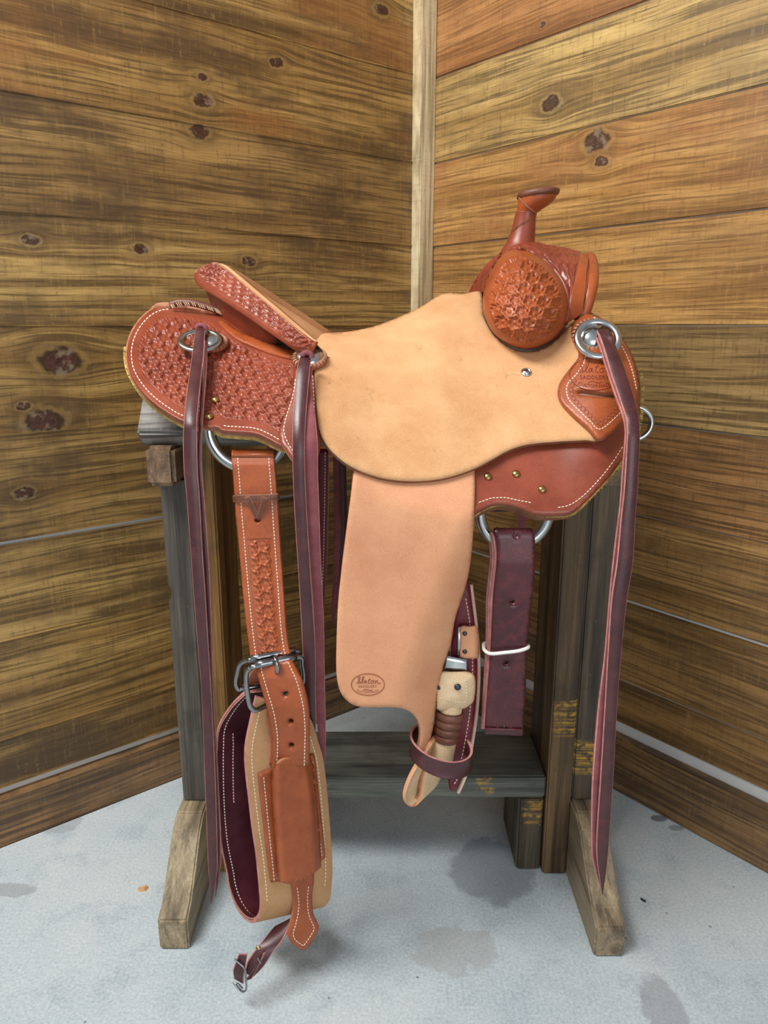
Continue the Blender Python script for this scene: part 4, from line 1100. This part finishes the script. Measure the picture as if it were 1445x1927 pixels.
for i in range(4):
    t = (i + 0.5) / 4; cx_, cy_ = 847 - 8.5 * t, 1338 + 55 * t
    k = pxm(cx_, cy_, 0.915); c = P(cx_, cy_, 0.918); a = np.linspace(0, 2 * math.pi, 25)[:-1]
    hx = (27.5 - 4 * t) * k; hz = 7.6 * k
    rng_ = [np.stack([c[0] + np.cos(a) * hx * f, 0.918 + np.sin(a) * 0.016 * f, np.full(24, c[2] + h) - 0.10 * np.cos(a) * hx], 1) for f, h in ((0.9, hz), (1.0, hz * 0.75), (1.03, 0), (1.0, -hz * 0.75), (0.9, -hz))]
    vs = np.vstack(rng_); fs = [(r * 24 + j, r * 24 + (j + 1) % 24, (r + 1) * 24 + (j + 1) % 24, (r + 1) * 24 + j) for r in range(4) for j in range(24)] + [tuple(range(24)), tuple(range(96, 120))[::-1]]
    mesh_obj('lace_wrap', vs, fs, M['brown'], saddle)
# stirrup leather core inside the wrap, coming out below it
cc_ = catmull([(850, 1320, 0.918), (846, 1350, 0.918), (838, 1395, 0.917), (832, 1425, 0.914), (826, 1450, 0.910)], 6)
tube('stirrup_leather_core', P(cc_[:, 0], cc_[:, 1], cc_[:, 2]), 0.0155, M['raw'], saddle, seg=20, flat=((0, 1, 0), 0.75))
# hobble strap: a closed burgundy band around it all
a = np.linspace(0, 2 * math.pi, 61)[:-1]; hc = P(830, 1406, 0.905)
ring_t = np.stack([hc[0] + np.cos(a) * 0.0395, 0.905 + np.sin(a) * 0.038, hc[2] - 0.004 - 0.010 * np.cos(a) + 0.004 * np.sin(a)], 1)
hob = ribbon('hobble_strap', ring_t + np.array([0, 0, 0.0125]), ring_t - np.array([0, 0, 0.0125]), 0.003, [M['burg'], M['edge_pink'], M['burg']], saddle, 4, True)

# ---- saddle strings
def sy(px, py, base): return base
BM = [M['burg'], M['edge_pink'], M['flesh']]
FM = [M['flesh'], M['edge_pink'], M['burg']]
def string(rows, mats=BM, thick=0.0032, name='saddle_string', mir=True):
    o = strap(name, rows, thick, mats, saddle, 6, 3, 0, 0.0006)
    if mir: mirror(o)
    return o
def ys(px, py, off=0.014, lim=0.888): return max(min(float(surf(px, py)) - off, 1.15), lim)
string([(374, 612, 392, 616, 1.070), (368, 620, 386, 622, 1.048), (366, 628, 385, 628, 1.040), (361, 668, 383, 668, 1.005), (352, 732, 376, 732, 0.940), (346, 790, 370.5, 790, 0.900), (344, 833, 370, 833, 0.893), (346, 890, 371.5, 890, 0.890), (350, 927, 375, 935, 0.888),
        (357, 1021, 380, 1030, 0.886), (364, 1120, 386, 1120, 0.884), (372, 1220, 392, 1220, 0.883), (379, 1310, 397.5, 1310, 0.882), (385, 1464, 405, 1464, 0.88), (391, 1618, 409, 1618, 0.878), (394, 1660, 407, 1650, 0.878), (397, 1700, 398, 1700, 0.878)])
string([(385, 640, 391, 642, 1.030), (380, 700, 388, 700, 0.975), (374, 790, 381, 790, 0.912), (370, 870, 379, 870, 0.900), (374, 960, 386, 960, 0.897), (380, 1052, 393, 1060, 0.895), (387, 1150, 397, 1150, 0.893), (394, 1310, 402, 1310, 0.890), (402, 1464, 410, 1464, 0.888), (404, 1618, 416, 1600, 0.886), (406, 1660, 412, 1650, 0.886), (405, 1687, 406, 1687, 0.886)], mir=False)
string([(568, 664, 584, 664, 0.952), (564, 672, 585, 675, 0.944), (557, 703, 582, 703, 0.924), (551, 790, 575, 790, 0.886), (550, 840, 573, 840, 0.872), (551, 890, 573.5, 890, 0.870), (554, 964, 577, 964, 0.871), (561, 1075, 584, 1075, 0.875), (568.5, 1209, 593, 1209, 0.885), (572, 1300, 594, 1300, 0.905), (575, 1380, 594, 1380, 0.93), (577, 1440, 582, 1440, 0.945)])
string([(578, 690, 588, 690, 0.940), (577, 732, 585, 732, 0.922), (576, 775, 592, 775, 0.898), (573, 833, 597.5, 833, 0.877), (574, 890, 598, 890, 0.876), (577, 960, 600.5, 960, 0.877), (583, 1053, 603.5, 1053, 0.882), (591, 1165, 609, 1165, 0.892), (593, 1254, 610.5, 1254, 0.9), (594, 1330, 612, 1330, 0.92), (600, 1400, 613, 1400, 0.94), (606, 1450, 610, 1450, 0.95)], FM)
string([(1119, 612, 1137, 606, 1.035), (1121, 616, 1141, 611, 1.018), (1133, 643, 1158, 648, 0.985), (1149, 698, 1178, 698, 0.955), (1166, 748, 1193, 745, 0.925), (1177, 781, 1202, 781, 0.903), (1181, 809, 1204, 809, 0.893), (1180, 837, 1204, 837, 0.888), (1175, 920, 1200, 920, 0.882), (1169, 975, 1196, 975, 0.88),
        (1161, 1060, 1191, 1060, 0.878), (1151, 1128, 1180, 1128, 0.876), (1144, 1234, 1169, 1234, 0.875), (1138, 1340, 1161, 1340, 0.874), (1130, 1468, 1154, 1468, 0.873), (1124, 1560, 1148, 1560, 0.873), (1123, 1610, 1145, 1600, 0.873), (1128, 1650, 1140, 1645, 0.873), (1133, 1684, 1134, 1684, 0.873)])
string([(1115, 616, 1122, 618, 1.03), (1128, 650, 1137, 650, 0.99), (1143, 698, 1151, 698, 0.962), (1160, 748, 1169, 748, 0.932), (1172, 781, 1180, 781, 0.91), (1177, 815, 1184, 815, 0.9), (1172, 880, 1180, 880, 0.896), (1167, 950, 1175, 950, 0.893), (1157, 1030, 1166, 1030, 0.89), (1148, 1115, 1157, 1115, 0.886), (1138, 1234, 1147, 1234, 0.883), (1125, 1340, 1140, 1340, 0.882), (1115, 1468, 1130, 1468, 0.881), (1113, 1560, 1125, 1560, 0.881), (1114, 1610, 1124, 1610, 0.881), (1121, 1640, 1128, 1640, 0.881), (1131, 1672, 1132, 1672, 0.881)], FM, mir=False)
# knots where the strings come through the conchos
for (x, y, Y) in ((378, 616, 1.062), (577, 668, 0.946), (1128, 608, 1.028)):
    q = np.array([(x - 9, y + 3), (x - 5, y - 3), (x + 2, y - 4), (x + 8, y - 1), (x + 10, y + 6)]); c = catmull(q, 4)
    tube('string_knot', P(c[:, 0], c[:, 1], Y), 0.0036, M['flesh'], saddle, seg=8)
# far-side stirrup strap seen between the hanging straps
strap('stirrup_strap', [(598, 845, 619, 845, 1.40), (597, 950, 618, 950, 1.40), (600, 1060, 615, 1060, 1.40), (603, 1180, 608, 1180, 1.40)], 0.005, [M['burg_red'], M['edge_pink'], M['burg_red']], saddle, 6, 3)
stitch([(612, 850), (611, 950), (608, 1060), (605, 1150)], lambda a, b: 1.4 + 0 * np.asarray(a), saddle, 6)

# ================================================================== flank cinch hanging from the rear ring
cinch = empty('flank_cinch', V(480, 1764, 0.90))
tag(cinch, 'stitched orange leather flank cinch with stamped billet and steel buckles on the rear ring', 'cinch')
OM = [M['orange'], M['edge'], M['edge']]
def bil(py): return np.interp(py, [845, 852, 862, 875, 930, 1100, 1215, 1245], [0.945, 0.932, 0.926, 0.922, 0.917, 0.900, 0.884, 0.876])
rows = [(437, 852, 515, 852), (435, 860, 516.5, 860), (436, 875, 517, 875), (438, 897, 519, 897), (442, 955, 523, 955), (449, 1031, 528, 1031), (456, 1109, 534, 1115), (463, 1176, 538, 1176), (470, 1232, 543, 1216), (472, 1246, 547, 1230)]
rr = np.array(rows, float)
def billet_sheet():
    L = [(r[0], r[1]) for r in rows]; Rr = [(r[2], r[3]) for r in rows]
    Lc, Rc = catmull(L, 6), catmull(Rr, 6)
    poly = np.vstack([Lc, Rc[::-1]])
    def pan(px, py):       # stamped panel between y 1013 and the buckle
        li_ = np.interp(py, Lc[:, 1], Lc[:, 0]); ri = np.interp(py, Rc[:, 1], Rc[:, 0]); t = (px - li_) / (ri - li_)
        y0 = 1015 - 3 * t
        e = np.minimum.reduce([(t - 0.22) * 80, (0.80 - t) * 80, py - y0])
        m = np.clip(e / 1.5, 0, 1)
        h = np.where(e < 5, 0.4 * (0.5 + 0.5 * np.sin(px * 1.5) * np.sin(py * 1.5)), weave((t - 0.51) * 82, py, 25, 0.52))
        return m * (h * 0.0028 - 0.0016)
    return sheet('billet', poly, lambda a, b: bil(b), 0.006, [M['orange'], M['edge']], cinch, step=1.5, smooth=False, disp=pan, holes=[[(484 + 5.5 * math.cos(t), 979 + 5.0 * math.sin(t)) for t in np.linspace(0, 2 * math.pi, 15)[:-1]]])
billet = billet_sheet()
def rail(t, a, b, n_=40):
    Lc, Rc = catmull([(r[0], r[1]) for r in rows], 6), catmull([(r[2], r[3]) for r in rows], 6)
    q = Lc + (Rc - Lc) * t; m = (q[:, 1] >= a) & (q[:, 1] <= b); return q[m]
for t in (0.15, 0.87): stitch(rail(t, 853, 1236), lambda a, b: bil(b), billet, 6.5)
strap('billet_back_layer', [(r[0] + 2, r[1], r[2] - 1, r[3], bil(r[1]) + 0.013) for r in rows[:-1]], 0.005, OM, cinch, 6, 3)
# loop over the ring
a = np.linspace(0.2, math.pi - 0.2, 9)
Lw = np.array([P(437, 851, 0.94 - 0.011 * math.cos(t)) + np.array([0, 0, 0.008 * math.sin(t) - 0.009]) for t in a]); Rw = np.array([P(515, 851, 0.94 - 0.011 * math.cos(t)) + np.array([0, 0, 0.008 * math.sin(t) - 0.009]) for t in a])
ribbon('billet_fold', Lw, Rw, 0.005, [M['orange'], M['edge'], M['orange']], cinch, 3)
# brown lace keeper and V lace
BR = [M['brown'], M['edge_dark'], M['brown']]
strap('lace_keeper', [(437, 933, 438, 945, 0.917), (441, 932, 442, 945, 0.9125), (460, 931, 460, 946, 0.910), (500, 930, 500, 944, 0.910), (521, 929, 521, 941, 0.9125), (526, 929, 526, 940, 0.917)], 0.0018, BR, cinch, 4, 2)
strap('v_lace', [(459, 936, 470, 934, 0.908), (470, 958, 480, 952, 0.910), (480, 976, 489, 972, 0.912), (482, 979, 486, 978, 0.916)], 0.0018, BR, cinch, 4, 2)
strap('v_lace', [(492, 934, 504, 938, 0.9065), (488, 954, 497, 958, 0.909), (481, 974, 489, 977, 0.911), (483, 978, 487, 979, 0.916)], 0.0018, BR, cinch, 4, 2)

# wide band: suede outside, burgundy lining inside, bent into a loop
def cb(px): return 0.878 + (np.asarray(px, float) - 485) * 0.00036
frows = [(482, 1312, 575, 1338), (474, 1345, 588, 1360), (463, 1397, 600, 1398), (461, 1428, 608, 1425), (463, 1459, 613, 1460), (469, 1511, 618, 1511), (475, 1563, 622, 1563), (482, 1610, 625, 1605), (487, 1660, 626, 1642), (490, 1697, 624, 1668)]
fr = catmull(frows, 6)
FL, FR = P(fr[:, 0], fr[:, 1], cb(fr[:, 0])), P(fr[:, 2], fr[:, 3], cb(fr[:, 2]))
nvec = np.array([-0.689, 0.725, 0])
bl_ = catmull([(425, 1640), (413, 1580), (407, 1510), (405, 1440), (405.5, 1400), (408, 1374), (416, 1352), (433, 1326), (450, 1308), (463, 1297)], 6)
BLk = P(bl_[:, 0], bl_[:, 1], np.interp(bl_[:, 1], [1297, 1350, 1640], [0.925, 0.938, 0.940]))
wv = (FR[-1] - FL[-1]); BRk = BLk + wv * np.interp(bl_[:, 1], [1297, 1330, 1400, 1640], [0.5, 0.75, 1.0, 1.0])[:, None]
th_ = np.linspace(0, math.pi, 17)[1:-1]
def turn(p, q): return np.array([p + (q - p) * (0.5 - 0.5 * math.cos(t)) - np.array([0, 0, 0.058 * math.sin(t)]) for t in th_])
AL_ = np.vstack([FL, turn(FL[-1], BLk[0]), BLk]); AR_ = np.vstack([FR, turn(FR[-1], BRk[0]), BRk])
ribbon('cinch_band', AL_, AR_, 0.0035, [M['cinch'], M['edge_pink'], M['cinch']], cinch, 6)
# lining: same loop, just inside
mid_ = (AL_ + AR_) / 2; Tt = np.gradient(mid_, axis=0); Nl = np.cross(AR_ - AL_, Tt); Nl /= np.linalg.norm(Nl, axis=1, keepdims=True)
if (Nl[5] @ nvec) < 0: Nl = -Nl
sh_ = (AR_ - AL_) * 0.012
ribbon('cinch_lining', AL_ + sh_ + Nl * 0.0042, AR_ - sh_ + Nl * 0.0042, 0.0022, [M['burg_dark'], M['edge_pink'], M['burg_dark']], cinch, 6)
# stitching of the band
def cb2(px, py): return cb(px)
for side, d in ((0, 13), (2, -13)):
    stitch(np.stack([fr[4:, side] + d, fr[4:, side + 1]], 1), cb2, cinch, 7)
# stitching on the lining of the far half, and of the bottom turn
def line3(pts, gap=0.005, r=0.0006):
    vs, fs = [], []; p = np.asarray(pts); s_ = np.concatenate([[0], np.cumsum(np.linalg.norm(np.diff(p, axis=0), axis=1))])
    for q in np.arange(0, s_[-1] - gap, gap):
        a_, b_ = [np.array([np.interp(v_, s_, p[:, j]) for j in range(3)]) for v_ in (q, q + gap * 0.62)]
        d_ = b_ - a_; side = np.cross(d_, np.array([0, 1.0, 0.3])); side = side / max(np.linalg.norm(side), 1e-9) * r; k = len(vs)
        vs += [a_ - side, a_ + side, b_ + side, b_ - side, (a_ + b_) / 2 - np.array([0, 0.0008, 0])]; fs += [(k, k + 1, k + 4), (k + 1, k + 2, k + 4), (k + 2, k + 3, k + 4), (k + 3, k, k + 4)]
    return tag(mesh_obj('stitching', vs, fs, M['thread'], cinch), kind='stuff')
nF = len(FL)
Sx = AL_ + (AR_ - AL_) * 0.09 + Nl * 0.0068
line3(Sx[nF - 2:])
Sy = AL_ + (AR_ - AL_) * 0.22 + Nl * 0.0068
line3(Sy[nF + 15 + 12:nF + 15 + 31])
ribbon('cinch_end_strap', [P(457, 1298, 0.93), P(468, 1275, 0.915), P(482, 1252, 0.905)], [P(520, 1300, 0.95), P(528, 1272, 0.93), P(538, 1240, 0.91)], 0.005, OM, cinch, 4)

# buckles: two rounded steel frames with rollers
def frame(pts, r, name='buckle_frame', closed=True):
    q = catmull(pts, 5, closed); return tube(name, P(q[:, 0], q[:, 1], q[:, 2]), r, M['steel_dark'], cinch, closed, 10)
frame([(480, 1241, 0.878), (466, 1242, 0.880), (452, 1250, 0.882), (447, 1266, 0.886), (444, 1284, 0.890), (449, 1296, 0.893), (458, 1296, 0.895), (520, 1284, 0.91), (566, 1280, 0.915), (572, 1268, 0.912), (571, 1246, 0.904), (566, 1233, 0.900), (556, 1226, 0.896)], 0.0035)
frame([(484, 1253, 0.866), (472, 1257, 0.866), (464, 1265, 0.866), (463, 1285, 0.864), (466, 1306, 0.863), (470, 1326, 0.862), (478, 1336, 0.863), (490, 1333, 0.870), (540, 1306, 0.905), (566, 1290, 0.905), (571, 1274, 0.900), (568, 1250, 0.893), (560, 1236, 0.888)], 0.0035)
for (x0, y0, x1, y1, Y0, Y1, r) in ((471, 1240, 556, 1223, 0.872, 0.890, 0.0042), (480, 1252, 558, 1236, 0.864, 0.882, 0.0048)):
    tube('roller', P(np.linspace(x0, x1, 6), np.linspace(y0, y1, 6), np.linspace(Y0, Y1, 6)), r, M['steel_dark'], cinch, seg=14)
tg = catmull([(517, 1238, 0.866), (519, 1243, 0.862), (521.5, 1252, 0.860), (522, 1262, 0.862), (521, 1266, 0.867)], 5)
tube('buckle_tongue', P(tg[:, 0], tg[:, 1], tg[:, 2]), 0.0032, M['steel_dark'], cinch, seg=10)

# lower strap with holes, its pocket keeper and the pointed end
def ls(py): return np.interp(py, [1240, 1275, 1330, 1400, 1450], [0.872, 0.862, 0.860, 0.868, 0.876])
lrows = [(481, 1254, 548, 1241), (483, 1268, 555, 1254), (493, 1304, 568, 1282), (505, 1345, 579, 1325), (512, 1387, 582.5, 1366), (512, 1420, 582, 1400), (510, 1455, 581, 1440)]
lc = catmull(lrows, 6)
poly = np.vstack([lc[:, :2], lc[::-1, 2:]])
HB = [(537, 1307), (547, 1359), (548, 1404)]
hol = [[(x + 5.0 * math.cos(t), y + 5.0 * math.sin(t)) for t in np.linspace(0, 2 * math.pi, 13)[:-1]] for x, y in HB]
low = sheet('buckle_strap', poly, lambda a, b: ls(b), 0.006, [M['orange'], M['edge']], cinch, step=5, smooth=False, holes=hol)
for t in (0.14, 0.88): stitch(lc[2:, :2] + (lc[2:, 2:] - lc[2:, :2]) * t, lambda a, b: ls(b), low, 6.5)
strap('buckle_strap_back', [(500, 1330, 560, 1310, 0.884), (502, 1360, 575, 1345, 0.878), (508, 1400, 580, 1390, 0.882), (505, 1440, 580, 1430, 0.884)], 0.005, OM, cinch, 5, 3)
FLG = [(486, 1458), (496, 1453), (530, 1440), (592, 1419), (595, 1440), (602, 1510), (610, 1580), (613, 1616), (606, 1620), (560, 1650), (518, 1661), (510, 1662), (506, 1640), (496, 1550), (489, 1490)]
def flg(px, py): return cb(px) - 0.005
fl_ = sheet('pocket_flange', FLG, flg, 0.004, [M['orange'], M['edge_dark']], cinch, step=6, smooth=False)
PK = [(513, 1452), (520, 1438), (530, 1431), (556, 1422), (581, 1416), (590, 1440), (597, 1510), (603, 1580), (604.5, 1632), (585, 1648), (561, 1659), (543, 1664), (524, 1659), (520, 1610), (513, 1530), (510, 1480)]
pkp = resample(np.array(PK, float), 4, True)
def pkf(px, py):
    px = np.asarray(px, float); py = np.asarray(py, float)
    l_ = np.interp(py, [1430, 1530, 1660], [508, 512, 522]); r_ = np.interp(py, [1416, 1510, 1632], [584, 598, 606])
    e = np.clip(np.minimum(px - l_, r_ - px) / 17.0, 0, 1)
    return cb(px) - 0.007 - 0.021 * np.sin(e * math.pi / 2) ** 0.8
sheet('pocket_keeper', PK, pkf, 0.0045, [M['orange'], M['edge']], cinch, step=4, smooth=False, round_edge=False)
stitch(catmull([(496, 1462), (501, 1510), (507, 1570), (513, 1625), (516, 1658)], 6), flg, cinch, 6.5)
stitch(catmull([(588, 1432), (593, 1490), (600, 1560), (606, 1612)], 6), flg, cinch, 6.5)
TIP = [(548, 1640), (551, 1680), (553, 1706), (548, 1735), (542, 1757), (547, 1773), (558, 1783), (570, 1789), (578, 1786), (590, 1770), (601, 1749), (597, 1735), (590, 1718), (588, 1690), (589, 1640)]
def tpf(px, py): return cb(px) - 0.008 - 0.00006 * np.clip(np.asarray(py, float) - 1690, 0, 120)
tipo = sheet('billet_tip', TIP, tpf, 0.005, [M['orange'], M['edge']], cinch, step=5)
ti = inset(TIP, 9.5)
stitch(sub_path(ti, (557, 1668), (581, 1668)), tpf, tipo, 6.0)
# hobble strap that hangs below the cinch with a small buckle
BD = [M['burg'], M['edge_pink'], M['burg']]
conn = strap('connecting_strap', [(515, 1744, 550, 1726, 0.905), (497, 1766, 534, 1764, 0.885), (480, 1788, 515, 1790, 0.872), (466, 1810, 497, 1818, 0.865), (461, 1832, 478, 1838, 0.862)], 0.0032, BD, cinch, 6, 3)
strap('connecting_strap_end', [(449, 1796, 465, 1797, 0.856), (444, 1810, 463, 1816, 0.853), (438, 1826, 459, 1836, 0.852), (440, 1842, 458, 1852, 0.855)], 0.003, BD, cinch, 5, 3)
strap('connecting_strap_return', [(490, 1800, 496, 1792, 0.866), (478, 1822, 488, 1815, 0.862), (462, 1846, 474, 1842, 0.860)], 0.003, [M['burg'], M['edge_pink'], M['flesh']], cinch, 5, 3)
frame([(441, 1805, 0.851), (452, 1814, 0.850), (461, 1824, 0.849), (463, 1845, 0.850), (463, 1862, 0.853), (456, 1866, 0.855), (447, 1858, 0.858), (440, 1850, 0.860)], 0.0015, 'small_buckle', False)
frame([(439, 1850, 0.854), (448, 1852, 0.853), (456, 1860, 0.853)], 0.0014, 'small_buckle_tongue', False)
frame([(485, 1803, 0.860), (491, 1813, 0.859)], 0.0014, 'wire_keeper', False)
lathe('rivet', [(0.004, 0), (0.0036, 0.0012), (0.0008, 0.0018)], P(486, 1785, 0.8745), (0, -0.9, 0.4), M['brass'], conn, 14)

# ================================================================== folded latigo on the front ring, held by a rubber band
lat = empty('latigo_strap', V(948, 1370, 0.93))
tag(lat, 'burgundy latigo strap folded over the front rigging ring with punched holes', 'strap')
def lf_(py): return np.interp(py, [985, 994, 1008, 1060, 1230, 1370], [0.932, 0.918, 0.913, 0.910, 0.914, 0.908])
frw = [(931, 992, 999, 993), (927, 1000, 1005, 1000), (932, 1012, 1007, 1015), (935, 1050, 1008, 1050), (928, 1123, 1004.5, 1108), (926, 1165, 998, 1160), (923, 1220, 992.5, 1219), (916, 1312, 989, 1312), (912, 1370, 984, 1373)]
fc_ = catmull(frw, 6); poly = np.vstack([fc_[:, :2], fc_[::-1, 2:]])
LH = [(971, 1008), (965, 1134), (953, 1249)]
hol = [[(x + 4.2 * math.cos(t), y + 3.8 * math.sin(t)) for t in np.linspace(0, 2 * math.pi, 13)[:-1]] for x, y in LH]
sheet('front_layer', poly, lambda a, b: lf_(b), 0.0045, [M['burg_mottled'], M['edge_pink']], lat, step=6, smooth=False, holes=hol)
for j, (dx, dY) in enumerate(((-4.5, 0.007), (-9, 0.013), (-13, 0.020))):
    strap('inner_layer', [(r[0] + dx * np.interp(r[1], [1000, 1120, 1230, 1370], [1, 1.0, .7, .5]), r[1] + 2, r[2] - 2, r[3], lf_(r[1]) + dY) for r in frw[1:]], 0.0042, [M['burg_mottled'], M['edge_pink'], M['flesh']], lat, 5, 3, 0, 0.0022)
t_ = np.linspace(0, math.pi, 9)
ribbon('lower_fold', [P(912, 1370, 0.908 + 0.0125 - 0.0125 * math.cos(t)) - np.array([0, 0, 0.010 * math.sin(t)]) for t in t_], [P(984, 1373, 0.908 + 0.0125 - 0.0125 * math.cos(t)) - np.array([0, 0, 0.010 * math.sin(t)]) for t in t_], 0.0042, [M['burg_mottled'], M['burg_mottled'], M['burg_mottled']], lat, 3)
lathe('rivet', [(0.0026, 0), (0.0022, 0.0008), (0.0006, 0.001)], P(949, 1366, 0.908), (0, -1, 0.1), M['rivet_dark'], lat, 12)
rb = catmull([(910, 1216, 0.925), (912, 1224, 0.912), (924, 1230, 0.907), (950, 1228, 0.9055), (975, 1225, 0.9065), (991, 1220, 0.910), (994, 1217, 0.918), (990, 1213, 0.938), (950, 1208, 0.942), (914, 1210, 0.938)], 6, True)
rbo = tube('rubber_band', P(rb[:, 0], rb[:, 1], rb[:, 2]), 0.0024, M['rubber'], None, True, 8)
tag(rbo, 'white rubber band wrapped around the folded burgundy latigo', 'rubber band')

# ================================================================== litter on the floor
def litter(px, py, w, d, h, rot, mat, label, cat, name, group=None):
    x, y = floor_px(px, py); bm = bmesh.new(); n_ = 9
    ring = [bm.verts.new((x + (math.cos(a_) * w * math.cos(rot) - math.sin(a_) * d * math.sin(rot)) * (1 + 0.2 * math.sin(3 * a_)), y + (math.cos(a_) * w * math.sin(rot) + math.sin(a_) * d * math.cos(rot)) * (1 + 0.2 * math.cos(2 * a_)), 0.0002)) for a_ in np.linspace(0, 2 * math.pi, n_ + 1)[:-1]]
    top = [bm.verts.new((v_.co.x * 0.75 + x * 0.25, v_.co.y * 0.75 + y * 0.25, h * (1 + 0.4 * math.sin(i * 2.1)))) for i, v_ in enumerate(ring)]
    for i in range(n_): bm.faces.new((ring[i], ring[(i + 1) % n_], top[(i + 1) % n_], top[i]))
    bm.faces.new(top); bm.faces.new(ring[::-1])
    o = bm_obj(name, bm, mat); tag(o, label, cat, group); return o
litter(270, 1674, 0.009, 0.006, 0.004, 0.4, plain('chip_wood', lin(206, 160, 110), 0.7), 'small tan wood chip on the concrete beside the wooden foot', 'wood chip', 'wood_chip')
dkm = plain('dark_crumb', lin(44, 42, 42), 0.8)
litter(1210, 1695, 0.005, 0.0018, 0.003, -0.8, dkm, 'dark sliver of debris on the concrete beyond the right wooden foot', 'debris', 'debris_sliver')
